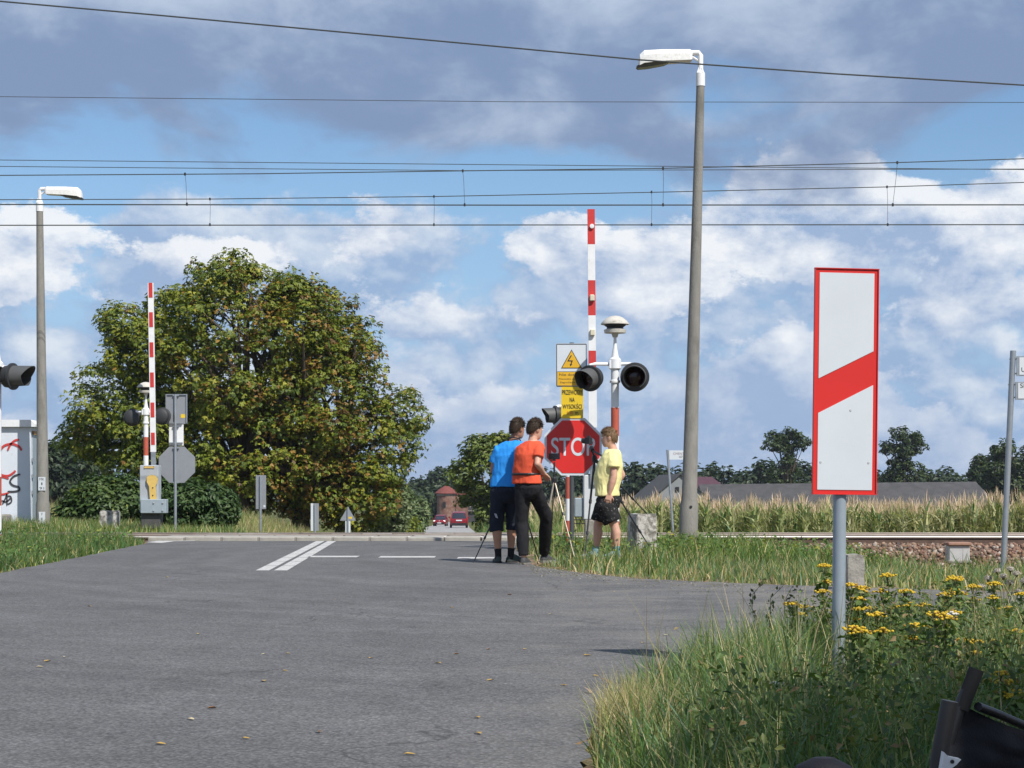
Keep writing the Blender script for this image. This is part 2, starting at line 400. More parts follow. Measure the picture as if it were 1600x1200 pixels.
def asphalt_material(name, base=0.122, tint=(1.0, 0.985, 0.99), dusty=True):
    m = bpy.data.materials.new(name); m.use_nodes = True; nt = m.node_tree; N = nt.nodes; L = nt.links; b = N['Principled BSDF']
    b.inputs['Specular IOR Level'].default_value = 0.3
    tc = N.new('ShaderNodeTexCoord'); o = tc.outputs['Object']
    def ns(sc, det, ro=.6, vec=None):
        n = N.new('ShaderNodeTexNoise'); n.inputs['Scale'].default_value = sc; n.inputs['Detail'].default_value = det; n.inputs['Roughness'].default_value = ro
        L.new(vec or o, n.inputs['Vector']); return n.outputs['Fac']
    def mr(f, lo, hi, a=0., c=1.):
        n = N.new('ShaderNodeMapRange'); L.new(f, n.inputs[0]); n.inputs[1].default_value = lo; n.inputs[2].default_value = hi; n.inputs[3].default_value = a; n.inputs[4].default_value = c; return n.outputs[0]
    def mth(op, a, c):
        n = N.new('ShaderNodeMath'); n.operation = op
        for i, v in ((0, a), (1, c)):
            if isinstance(v, (int, float)): n.inputs[i].default_value = v
            else: L.new(v, n.inputs[i])
        return n.outputs[0]
    vo = N.new('ShaderNodeTexVoronoi'); vo.inputs['Scale'].default_value = 75; L.new(o, vo.inputs['Vector'])
    agg = mr(vo.outputs['Distance'], .0, .75, 1.32, .74)                    # pale stone chips in dark binder
    vc = N.new('ShaderNodeSeparateColor'); L.new(vo.outputs['Color'], vc.inputs[0])
    chips = mr(vc.outputs[0], .0, 1.0, .70, 1.30)
    fine = mr(ns(420, 3), .3, .7, .85, 1.15)
    patch = mr(ns(.55, 7, .62), .3, .7, .84, 1.15)
    mid = mr(ns(4.5, 6), .3, .7, .90, 1.10)
    # tyre-swept pale arcs bending into the side road
    sx = N.new('ShaderNodeSeparateXYZ'); L.new(o, sx.inputs[0])
    vd = N.new('ShaderNodeVectorMath'); vd.operation = 'DISTANCE'; L.new(o, vd.inputs[0]); vd.inputs[1].default_value = (7.5, 24.0, 0)
    wob = mth('ADD', vd.outputs['Value'], mth('MULTIPLY', ns(.35, 3), 1.3))
    cb = N.new('ShaderNodeCombineXYZ'); L.new(wob, cb.inputs[0])
    arcs = mr(ns(1.9, 4, .7, cb.outputs[0]), .42, .70, .95, 1.20)
    v = mth('MULTIPLY', mth('MULTIPLY', agg, chips), mth('MULTIPLY', patch, mth('MULTIPLY', mid, fine)))
    if dusty: v = mth('MULTIPLY', v, arcs)
    vm = N.new('ShaderNodeVectorMath'); vm.operation = 'SCALE'; vm.inputs[0].default_value = tuple(base * t for t in tint); L.new(v, vm.inputs['Scale'])
    cur = vm.outputs[0]
    if dusty:
        dm = mth('MULTIPLY', mr(ns(1.1, 7, .7), .42, .72), mr(sx.outputs[0], -0.6, 1.8))      # sand carried out of the side road
        mxn = N.new('ShaderNodeMix'); mxn.data_type = 'RGBA'; L.new(mth('MULTIPLY', dm, .85), mxn.inputs[0]); L.new(cur, mxn.inputs[6]); mxn.inputs[7].default_value = (.235, .215, .185, 1)
        cur = mxn.outputs[2]
        ck = N.new('ShaderNodeTexVoronoi'); ck.feature = 'DISTANCE_TO_EDGE'; ck.inputs['Scale'].default_value = .33
        wv = N.new('ShaderNodeVectorMath'); wv.operation = 'ADD'; L.new(o, wv.inputs[0])
        wn = N.new('ShaderNodeTexNoise'); wn.inputs['Scale'].default_value = 1.6; wn.inputs['Detail'].default_value = 6; L.new(o, wn.inputs['Vector']); L.new(wn.outputs['Color'], wv.inputs[1])
        L.new(wv.outputs[0], ck.inputs['Vector'])
        crack = mth('MULTIPLY', mr(ck.outputs['Distance'], 0.0, .007, .6, 0.0), mr(ns(.3, 2), .44, .54))
        mx2 = N.new('ShaderNodeMix'); mx2.data_type = 'RGBA'; L.new(crack, mx2.inputs[0]); L.new(cur, mx2.inputs[6]); mx2.inputs[7].default_value = (.03, .03, .03, 1)
        cur = mx2.outputs[2]
    L.new(cur, b.inputs['Base Color'])
    L.new(mr(ns(2.0, 5), .3, .7, .78, .95), b.inputs['Roughness'])
    bp = N.new('ShaderNodeBump'); bp.inputs['Strength'].default_value = .45; bp.inputs['Distance'].default_value = .008
    L.new(vo.outputs['Distance'], bp.inputs['Height']); L.new(bp.outputs[0], b.inputs['Normal'])
    return m
asphalt = asphalt_material('asphalt')
far_asphalt = asphalt_material('old_asphalt', 0.33, (1.0, .985, .96), False)
def build_roads():
    bm = bmesh.new()
    pts = []
    rr = random.Random(3)
    for i, (x, y) in enumerate(ROAD_POLY):                       # slightly ragged asphalt edge
        x2, y2 = ROAD_POLY[(i + 1) % len(ROAD_POLY)]; L_ = math.hypot(x2 - x, y2 - y); straight = (abs(y - 30.85) < .01 and abs(y2 - 30.85) < .01) or min(y, y2) < 0
        n = 1 if straight else max(1, int(L_ / .12))
        for k in range(n):
            t = k / n; j = 0 if k == 0 else rr.gauss(0, .018)
            nx, ny = (y2 - y) / L_, -(x2 - x) / L_
            pts.append((x + (x2 - x) * t + nx * j, y + (y2 - y) * t + ny * j, 0.0))
    f = bm.faces.new([bm.verts.new(p) for p in pts]); bmesh.ops.triangulate(bm, faces=[f])
    bmesh.ops.recalc_face_normals(bm, faces=bm.faces)
    for f in bm.faces:
        if f.normal.z < 0: f.normal_flip()
    me = bpy.data.meshes.new('road'); bm.to_mesh(me); bm.free(); me.materials.append(asphalt)
    road = tag(link('road', me), kind='structure')
    # far road beyond the tracks
    ys = [38.15, 39, 40, 42, 44, 46, 50, 55, 60, 75, 90, 105, 120, 135, 150, 165, 182, 200, 220, 237, 260, 285, 330, 420]
    V = []; F = []
    for i, y in enumerate(ys):
        c = float(rcen(y)); h = 3.1 if y < 41 else (2.5 if y > 48 else 3.1 - .6 * (y - 41) / 7)
        V += [(c - h, y, float(zroad(y)) + .002), (c + h, y, float(zroad(y)) + .002)]
        if i: F.append((2 * i - 2, 2 * i - 1, 2 * i + 1, 2 * i))
    me = bpy.data.meshes.new('far_road'); me.from_pydata(V, [], F); me.materials.append(far_asphalt)
    tag(link('far_road', me), kind='structure')
    return road
road = build_roads()

def paint_material():
    m = bpy.data.materials.new('worn_road_paint'); m.use_nodes = True; nt = m.node_tree; N = nt.nodes; L = nt.links; b = N['Principled BSDF']
    b.inputs['Roughness'].default_value = .75
    tc = N.new('ShaderNodeTexCoord')
    n = N.new('ShaderNodeTexNoise'); n.inputs['Scale'].default_value = 22; n.inputs['Detail'].default_value = 8; n.inputs['Roughness'].default_value = .75; L.new(tc.outputs['Object'], n.inputs['Vector'])
    mr = N.new('ShaderNodeMapRange'); L.new(n.outputs['Fac'], mr.inputs[0]); mr.inputs[1].default_value = .47; mr.inputs[2].default_value = .68
    mx = N.new('ShaderNodeMix'); mx.data_type = 'RGBA'; L.new(mr.outputs[0], mx.inputs[0]); mx.inputs[6].default_value = (.52, .51, .49, 1); mx.inputs[7].default_value = (.24, .235, .23, 1)
    L.new(mx.outputs[2], b.inputs['Base Color'])
    return m
road_paint = paint_material()
def paint_sheet(pts, z=0.004, name='painted_line', parent=None):
    me = bpy.data.meshes.new(name); me.from_pydata([(x, y, z) for x, y in pts], [], [tuple(range(len(pts)))]); me.materials.append(road_paint)
    return link(name, me, parent or road)
# double centre line, laid as short blocks
for off in (-.098, .098):
    y0, y1 = 19.2, 30.6; n = 9
    for k in range(n):
        a = y0 + (y1 - y0) * k / n + .02; b_ = y0 + (y1 - y0) * (k + 1) / n - .03
        cx = lambda y: -2.58 - .052 * (y - 19.2)
        w = .072
        paint_sheet([(cx(a) + off - w, a), (cx(a) + off + w, a), (cx(b_) + off + w, b_), (cx(b_) + off - w, b_)])
for x0, x1, yy in ((483, 560, 870), (593, 680, 870.5), (715, 775, 872)):
    d = CAMZ * FPX / (yy - HY); paint_sheet([(WX(x0, d), d - .26), (WX(x1, d), d - .26), (WX(x1, d), d + .26), (WX(x0, d), d + .26)])
# white corner paint where the left verge meets the crossing
paint_sheet([(WX(228, 29.9), 29.9), (WX(252, 29.5), 29.5), (WX(278, 30.75), 30.75), (WX(248, 30.8), 30.8)])
paint_sheet([(WX(262, 30.3), 30.45), (WX(300, 30.3), 30.6), (WX(304, 30.8), 30.8), (WX(285, 30.8), 30.8)], z=.005)

# fallen leaves
leaf_cols = [mat('fallen_leaf_yellow', (.42, .27, .07), .7), mat('fallen_leaf_brown', (.22, .11, .05), .7), mat('fallen_leaf_pale', (.5, .42, .26), .7)]
def leaf_mesh(i):
    mb = MB(); l = .05; w = .026; cu = .008 * (1 + i % 2)
    vs = [(-l, 0, .004), (-.4 * l, -w, cu + .004), (.5 * l, -.8 * w, cu), (l, 0, .003), (.5 * l, .8 * w, cu), (-.4 * l, w, cu + .006), (0, 0, .002)]
    mb.add(vs, [(0, 1, 6), (1, 2, 6), (2, 3, 6), (3, 4, 6), (4, 5, 6), (5, 0, 6)])
    return mb.mesh('fallen_leaf', leaf_cols[i])
lm = [leaf_mesh(i) for i in range(3)]
leaf_px = [(101, 1027), (62, 1043), (74, 1034), (140, 948), (331, 1108), (310, 991), (261, 902), (524, 937), (412, 1023), (450, 1022), (445, 1049), (412, 1065), (298, 1125), (251, 1164), (498, 1145), (384, 1155), (746, 1122),
           (766, 1064), (747, 1147), (763, 1015), (672, 902), (706, 950), (796, 930), (684, 1037), (713, 1023), (580, 1029), (1105, 992), (1068, 992), (1040, 993), (918, 1025), (1004, 1005), (930, 1057), (1100, 905), (1060, 915), (960, 925), (1130, 940), (860, 960), (820, 1015), (880, 1072), (640, 1180)]
rl = random.Random(5)
for k, (x, y) in enumerate(leaf_px):
    d = CAMZ * FPX / (y - HY)
    o = link('fallen_leaf', lm[rl.choice([0, 0, 0, 1, 2])], None, (WX(x, d), d, .003)); o.rotation_euler = (0, 0, rl.uniform(0, 6.3)); s_ = rl.uniform(.28, .5); o.scale = (s_, s_, s_)
    tag(o, 'small curled dry leaf lying on the grey asphalt', 'leaf', 'fallen leaves on the asphalt')

# ---- level crossing: slabs, rails
conc_slab = mat('crossing_slab_concrete', (.36, .34, .30), .9, var=.22, vscale=5, bump=.3, bscale=50, color2=(.24, .225, .2), c2scale=2.5)
crossing = empty('level_crossing', (0, 30.9, 0)); tag(crossing, kind='structure')
def slab_row(y0, y1, z, x0=-6.3, x1=0.1, n=10, dark=False):
    w = (x1 - x0) / n
    mb = MB(); mb.bbox((0, 0, -.075), (w - .035, (y1 - y0) - .02, .15), .012); me = mb.mesh('slab', conc_slab)
    rr = random.Random(int(y0 * 10))
    for k in range(n):
        o = link('slab', me, crossing, (x0 + (k + .5) * w, (y0 + y1) / 2 - 30.9, z + rr.uniform(-.006, .006)))
        o.rotation_euler = (rr.uniform(-.006, .006), rr.uniform(-.006, .006), 0)
T1, T2 = 32.5, 36.4          # track centre distances
Z1, Z2 = 0.06, 0.0           # rail-top heights
for tc_, zt in ((T1, Z1), (T2, Z2)):
    slab_row(tc_ - 1.60, tc_ - .80, zt + .004)
    slab_row(tc_ - .64, tc_ + .64, zt - .02)
    slab_row(tc_ + .80, tc_ + 1.60, zt - .03)
mb = MB(); mb.box((-3.1 , (T1 + T2) / 2 - 30.9, -.06), (6.4, T2 - T1 - 3.24, .14)); mb.build('asphalt_infill', asphalt, crossing)

rail_side = mat('rail_rust', (.10, .062, .045), .75, .1, var=.3, vscale=8)
rail_run = mat('rail_running_surface', (.20, .205, .215), .38, .6, var=.1, vscale=3)
rail_flank = mat('rail_head_flank', (.21, .17, .145), .55, .3, var=.2, vscale=6)
rail_top = mat('rail_polished_glint', (.50, .48, .45), .45, .4, var=.12, vscale=3)  # bright lit line painted along the near rail's polished upper edge
sleeper_m = mat('sleeper_concrete', (.17, .14, .115), .9, var=.25, vscale=6, bump=.3)
iron = mat('fastener_iron', (.06, .042, .035), .8)
def rail(x0, x1, y, zt, parent):
    prof = [(-.07, -.155), (.07, -.155), (.07, -.143), (.012, -.125), (.01, -.045), (.035, -.036), (.036, -.016), (.026, 0), (-.026, 0), (-.036, -.016), (-.035, -.036), (-.01, -.045), (-.012, -.125), (-.07, -.143)]
    mb = MB(); n = 11; rings = []
    for k in range(n):
        x = x0 + (x1 - x0) * k / (n - 1); rings.append([(x, y + a, zt + b_) for a, b_ in prof])
    mb.loft(rings)
    me = mb.mesh('rail', [rail_side, rail_top, rail_run, rail_flank])
    for p in me.polygons:
        if p.center.z > zt - .03 and abs(p.normal.x) < .5: p.material_index = 2 if p.normal.z > .9 else (1 if p.normal.z > .2 and y < 0 and zt > .03 else 3)
    return link('rail', me, parent)
mbs = MB(); mbs.bbox((0, 0, -.1), (.26, 2.5, .2), .03); sl_me = mbs.mesh('sleeper', sleeper_m)
mbf = MB(); mbf.add([(-.08, -.05, 0), (.08, -.05, 0), (.08, .05, 0), (-.08, .05, 0), (-.08, -.05, .016), (-.035, -.05, .016), (-.03, -.03, .05), (.03, -.03, .05), (.035, -.05, .016), (.08, -.05, .016), (-.08, .05, .016), (-.035, .05, .016), (-.03, .03, .05), (.03, .03, .05), (.035, .05, .016), (.08, .05, .016)],
    [(0, 3, 2, 1), (0, 1, 9, 8, 7, 6, 5, 4), (3, 10, 11, 12, 13, 14, 15, 2), (0, 4, 10, 3), (1, 2, 15, 9), (4, 5, 11, 10), (5, 6, 12, 11), (6, 7, 13, 12), (7, 8, 14, 13), (8, 9, 15, 14)])
fa_me = mbf.mesh('fastener', iron)
for tc_, zt, xs_ in ((T1, Z1, 26), (T2, Z2, 26)):
    tr = empty('railway_track', (0, tc_, 0), 'straight railway track with bright polished rail heads, ' + ('nearer of the two' if tc_ == T1 else 'farther of the two'), 'railway track', 'railway tracks over the crossing')
    for sy in (-.7175 - .035, .7175 + .035): rail(-xs_, xs_, sy, zt, tr)
    k = -40
    while k <= 40:
        x = k * .62
        if not (-6.5 < x < .3) and abs(x) < 20:
            s_ = link('sleeper', sl_me, tr, (x, 0, zt - .158))
            if x > 0 and tc_ == T1:
                for sy in (-.7525 - .11, -.7525 + .11): link('fastener', fa_me, s_, (0, sy, 0))
        k += 1
ballast_bed_m = mat('ballast_bed', (.13, .085, .06), .95, var=.4, vscale=25, bump=.8, bscale=30)
def build_ballast():
    # bed (structure) + loose stones (stuff)
    for sgn, x0, x1 in ((1, .15, 40), (-1, -40, -6.35)):
        xs = np.linspace(x0, x1, 60)
        prof = [(28.6, -.42), (30.3, -.13), (31.2, -.115), (33.8, -.115), (35.1, -.17), (37.7, -.175), (38.6, -.19), (40.2, -.6)]
        V = [];F = []
        for i, x in enumerate(xs):
            sh = float(ss(x, 2.8, 6.0)) if sgn > 0 else 0.0
            for j, (y, z) in enumerate(prof):
                if j == 0: z = -.16 * (1 - sh) + z * sh; y = 30.0 * (1 - sh) + y * sh
                V.append((x, y, z))
            if i:
                m_ = len(prof)
                for j in range(m_ - 1): a = (i - 1) * m_ + j; F.append((a, a + m_, a + m_ + 1, a + 1))
        me = bpy.data.meshes.new('ballast_bed'); me.from_pydata(V, [], F); me.materials.append(ballast_bed_m)
        me.flip_normals() if me.polygons[0].normal.z < 0 else None
        tag(link('ballast_bed', me), kind='structure')
    # stones
    bm = bmesh.new(); bmesh.ops.create_icosphere(bm, subdivisions=1, radius=1); base = np.array([v.co[:] for v in bm.verts]); fc = np.array([[v.index for v in f.verts] for f in bm.faces]); bm.free()
    n = 9000; Vs = []; Fs = []; Cs = []
    cols = np.array([(.20, .115, .075), (.27, .175, .12), (.15, .085, .06), (.27, .19, .14), (.21, .14, .105), (.10, .065, .05), (.19, .10, .07), (.24, .14, .09), (.36, .30, .25)])
    x = RNG.uniform(.3, 17, n); t = RNG.uniform(0, 1, n)
    y = np.where(t < .62, RNG.uniform(28.5, 30.5, n), RNG.uniform(30.5, 34.5, n))
    sh = ss(x, 2.8, 6.0)
    keep = (y > 30.0 - sh * 1.6); x, y = x[keep], y[keep]; n = len(x)
    z = np.interp(y, [28.6, 30.3, 31.2, 40], [-.40, -.12, -.105, -.105]); z = np.where(y < 30.3, -.14 * (1 - ss(x, 2.8, 6.0)) + z * ss(x, 2.8, 6.0), z)
    for i in range(n):
        r = RNG.uniform(.022, .05); s = RNG.uniform(.65, 1.25, 3) * r
        q = Quaternion((RNG.normal(), RNG.normal(), RNG.normal(), RNG.normal())).normalized().to_matrix()
        P = (base * RNG.uniform(.72, 1.2, (12, 1)) * s) @ np.array(q).T
        Vs.append(P + np.array([x[i], y[i], z[i] + r * RNG.uniform(.0, .7)])); Fs.append(fc + 12 * i)
        Cs.append(np.repeat((cols[RNG.integers(len(cols))] * RNG.uniform(.75, 1.2))[None], 12, 0))
    m = mat('ballast_stone', (.2, .13, .1), .9)
    nt = m.node_tree; a = nt.nodes.new('ShaderNodeAttribute'); a.attribute_name = 'Col'; nt.links.new(a.outputs['Color'], nt.nodes['Principled BSDF'].inputs['Base Color'])
    tag(link('ballast_stones', npmesh('ballast_stones', np.concatenate(Vs), np.concatenate(Fs), np.concatenate(Cs), m)), 'brown crushed stones of the railway ballast', 'ballast', kind='stuff')
build_ballast()
# ------------------------------------------------------------------ vegetation
grass_m = leafmat('grass_blade', .28, .5)
foliage_m = leafmat('tree_leaf', .25, .5)
bark = mat('bark', (.075, .055, .04), .95, var=.4, vscale=9, bump=1.0, bscale=25, stretch=(3, 3, .6))

def blades(x, y, h, w, cols, lean=.35, seg=3, z=None, lay=None, tip=True):
    """grass blades: arrays in, (V,F,C) out"""
    n = len(x); z = ground_z(x, y) if z is None else z
    a = RNG.uniform(0, 2 * np.pi, n); b = RNG.uniform(0, 2 * np.pi, n)
    ln = h * lean * RNG.uniform(.2, 1.6, n)
    if lay is not None: ln = h * lay
    hv = np.sqrt(np.maximum(h * h - np.minimum(ln, h * .97) ** 2, (h * .05) ** 2))
    dx, dy = np.cos(a), np.sin(a); wx, wy = np.cos(b), np.sin(b)
    V = []; C = []
    for k in range(seg + 1):
        t = k / seg; bend = t ** 1.8; ww = w * (1 - t ** 1.5) * .5
        px = x + dx * ln * bend; py = y + dy * ln * bend; pz = z + hv * (t ** .92)
        if k < seg:
            V.append(np.stack([px - wx * ww, py - wy * ww, pz], 1)); V.append(np.stack([px + wx * ww, py + wy * ww, pz], 1))
        else: V.append(np.stack([px, py, pz], 1))
    m = 2 * seg + 1
    V = np.stack(V, 1).reshape(-1, 3)
    C = np.repeat(cols, m, 0)
    f = []
    for k in range(seg - 1): f += [(2 * k, 2 * k + 1, 2 * k + 3), (2 * k, 2 * k + 3, 2 * k + 2)]
    f.append((2 * seg - 2, 2 * seg - 1, 2 * seg))
    f = np.array(f); F = (np.arange(n)[:, None, None] * m + f[None]).reshape(-1, 3)
    return V, F, C
def palette(n, cols, wts, jit=.18):
    cols = np.array(cols); i = RNG.choice(len(cols), n, p=np.array(wts) / sum(wts)); return cols[i] * RNG.uniform(1 - jit, 1 + jit, (n, 1)) * RNG.uniform(.94, 1.06, (n, 3))
def merge(parts):
    Vs, Fs, Cs = [], [], []; o = 0
    for V, F, C in parts: Vs.append(V); Fs.append(F + o); Cs.append(C); o += len(V)
    return np.concatenate(Vs), np.concatenate(Fs), np.concatenate(Cs)
GREEN = (.135, .20, .05); LUSH = (.10, .20, .06); DARKG = (.075, .12, .03); STRAW = (.50, .41, .22); PALE = (.28, .30, .11); BROWN = (.26, .165, .09); BLUEG = (.14, .22, .125); DRYP = (.46, .35, .24)
def patch(n, x0, x1, y0, y1, hr, w, cols, wts, lean=.4, seg=3, margin=.12, hn=.5, ns=1.0, cond=None, density=.0, seed=1):
    x = RNG.uniform(x0, x1, n); y = RNG.uniform(y0, y1, n)
    ok = ~in_poly(x, y); ok &= (np.abs(x) < .30 * y + 1.2)
    ed = edge_dist(x, y); ok &= ed > margin * RNG.uniform(.2, 1.8, n)
    nz = vnoise(x * ns, y * ns, seed) * .6 + vnoise(x * ns * 3.1, y * ns * 3.1, seed + 5) * .4
    if density > 0: ok &= nz > density * RNG.uniform(.4, 1.3, n)
    if cond is not None: ok &= cond(x, y)
    x, y, nz, ed = x[ok], y[ok], nz[ok], ed[ok]
    pst = np.where((np.abs(x - .1825 * y) < .13 + .02 * y * RNG.uniform(-.5, 1, len(x))) & (y > 5.9) & (y < 8.33), .30, 1.0)      # trampled round the sign post
    h = pst * RNG.uniform(hr[0], hr[1], len(x)) * (1 - hn + hn * 2 * nz) * np.clip(.45 + ed * 1.1, .4, 1)
    ww = w * RNG.uniform(.6, 1.3, len(x))
    c = palette(len(x), cols, wts)
    c = c * (.82 + .4 * vnoise(x * .9 + 7, y * .9, seed + 9))[:, None]
    return blades(x, y, h, ww, c, lean, seg)

def rot_frame(nrm):
    """numpy: orthonormal tangents for normals (n,3)"""
    ref = np.where(np.abs(nrm[:, 2:3]) < .9, np.array([[0, 0, 1.]]), np.array([[1., 0, 0]]))
    u = np.cross(ref, nrm); u /= np.linalg.norm(u, axis=1, keepdims=True) + 1e-9
    return u, np.cross(nrm, u)
def leaves(P, Nn, size, C, shape='diamond', fold=.25):
    """leaf faces at points P with normals Nn. shapes: diamond (2 tris, folded), palm (5 leaflets)"""
    n = len(P); u, v = rot_frame(Nn); a = RNG.uniform(0, 2 * np.pi, n)[:, None]
    e1 = u * np.cos(a) + v * np.sin(a); e2 = -u * np.sin(a) + v * np.cos(a)
    s = size[:, None] if isinstance(size, np.ndarray) else size
    if shape == 'diamond':
        V = np.stack([P - e1 * s * .5, P + e2 * s * .27 + Nn * s * fold * .5, P + e1 * s * .55 - Nn * s * .12, P - e2 * s * .27 + Nn * s * fold * .5], 1).reshape(-1, 3)
        f = np.array([(0, 1, 2), (0, 2, 3)]); m = 4
    else:
        vs = [P - e1 * s * .1]; f = []
        fan = ((-1.25, -.62, 0, .62, 1.25) if shape == 'palm' else (-.95, 0, .95)); wl = .2 if shape == 'palm' else .29
        for k, an in enumerate(fan):
            ln = s * (1 - .16 * abs(k - len(fan) // 2)) * .62
            dr = e1 * math.cos(an) + e2 * math.sin(an); sd = -e1 * math.sin(an) + e2 * math.cos(an)
            b0 = len(vs)
            vs += [P - e1 * s * .1 + dr * ln * .62 + sd * ln * wl - Nn * ln * .02, P - e1 * s * .1 + dr * ln - Nn * ln * .35, P - e1 * s * .1 + dr * ln * .62 - sd * ln * wl - Nn * ln * .02]
            f += [(0, b0, b0 + 1), (0, b0 + 1, b0 + 2)]
        m = len(vs); V = np.stack(vs, 1).reshape(-1, 3); f = np.array(f)
    F = (np.arange(n)[:, None, None] * m + f[None]).reshape(-1, 3)
    return V, F, np.repeat(C, m, 0)

def crown(ells, nclump, per, crad, lsize, cols, wts, shape='diamond', inner=.25, squash=.75, seed=0, clump_tint=None, droop=.25, minz=None):
    """leaf clumps spread over and inside a set of ellipsoids [(cx,cy,cz,rx,ry,rz)]"""
    ells = np.array(ells, float); vol = ells[:, 3] * ells[:, 4] * ells[:, 5]; wt = vol ** .7; wt /= wt.sum()
    out = []; cc = []
    tries = 0
    while len(cc) < nclump and tries < nclump * 30:
        tries += 1
        e = ells[RNG.choice(len(ells), p=wt)]
        v = RNG.normal(size=3); v /= np.linalg.norm(v)
        r = RNG.uniform(.55, .86) if RNG.uniform() < inner else RNG.uniform(.84, 1.04)
        p = e[:3] + v * e[3:] * r
        q = ((p - ells[:, :3]) / ells[:, 3:]); inside = (np.sum(q * q, 1) < .55).any()
        if inside and RNG.uniform() > .15: continue
        if minz is not None and p[2] < minz: continue
        cc.append((p, v))
    P = []; Nn = []; S = []; C = []
    cols = np.array(cols)
    for p, v in cc:
        r = crad * RNG.uniform(.6, 1.35); k = max(4, int(per * (r / crad) ** 2 * RNG.uniform(.7, 1.3)))
        d = RNG.normal(size=(k, 3)); d /= np.linalg.norm(d, axis=1, keepdims=True)
        rad = r * RNG.uniform(.35, 1.0, (k, 1)) ** .6
        pts = p + d * rad * np.array([1, 1, squash])
        pts[:, 2] -= droop * ((pts[:, 0] - p[0]) ** 2 + (pts[:, 1] - p[1]) ** 2) / max(r, .01)
        nn = d * .55 + v * .45 + np.array([0, 0, .65]) + RNG.normal(size=(k, 3)) * .35
        nn /= np.linalg.norm(nn, axis=1, keepdims=True)
        w = np.array(wts, float)
        if clump_tint is not None: w = w * clump_tint(p)
        w = w / w.sum(); base = cols[RNG.choice(len(cols), p=w)]
        lc = np.where(RNG.uniform(size=(k, 1)) < .62, base[None], cols[RNG.choice(len(cols), k, p=w)]) * RNG.uniform(.78, 1.22, (k, 1))
        P.append(pts); Nn.append(nn); S.append(lsize * RNG.uniform(.65, 1.25, k)); C.append(lc)
    return leaves(np.concatenate(P), np.concatenate(Nn), np.concatenate(S), np.concatenate(C), shape), [c[0] for c in cc]

def lobes(ells, n, r0, r1, out=.12, seed=0, core=.82):
    """break big crown volumes into branch-sized lobes for an uneven outline"""
    E = np.array(ells, float); wt = (E[:, 3] * E[:, 5]) ** .8; wt /= wt.sum(); rg = np.random.default_rng(seed + 900); res = []; t = 0
    while len(res) < n and t < n * 40:
        t += 1; e = E[rg.choice(len(E), p=wt)]; v = rg.normal(size=3); v /= np.linalg.norm(v); p = e[:3] + v * e[3:] * (1.0 - out * 1.6 * rg.uniform(0, 1.2)); q = (p - E[:, :3]) / E[:, 3:]
        if (np.sum(q * q, 1) < .62).any(): continue
        r = rg.uniform(r0, r1); res.append((*p, r * rg.uniform(.9, 1.25), r, r * rg.uniform(.62, .95)))
    return [tuple([*e[:3], *(e[3:] * core)]) for e in E] + res
def trunk_mesh(base_r, h_fork, targets, top, nl=14, seed=0, seg=8, start=(0, 0, 0)):
    rr = random.Random(seed); mb = MB(); s0 = Vector(start)
    mb.tube([s0 + Vector((0, 0, -.3)), s0 + Vector((0, 0, .15)), s0 + Vector((rr.uniform(-.1, .1), 0, h_fork * .5)), s0 + Vector((rr.uniform(-.2, .2), 0, h_fork)), Vector(top) * .55 + s0 * .45, Vector(top)], [base_r * 1.5, base_r * 1.12, base_r, base_r * .9, base_r * .5, base_r * .08], seg)
    if len(targets) > nl: targets = rr.sample(targets, nl)
    for t in targets:
        t = Vector(t); a = s0 + Vector((0, 0, h_fork * rr.uniform(.75, 1.25))); m_ = a.lerp(t, .5) + Vector((rr.uniform(-.3, .3), rr.uniform(-.3, .3), abs(t.z - a.z) * .12))
        mb.tube([a, a.lerp(m_, .5), m_, m_.lerp(t, .6), t], [base_r * .42, base_r * .34, base_r * .22, base_r * .13, base_r * .04], 6)
    return mb.mesh('trunk', bark, smooth=50)

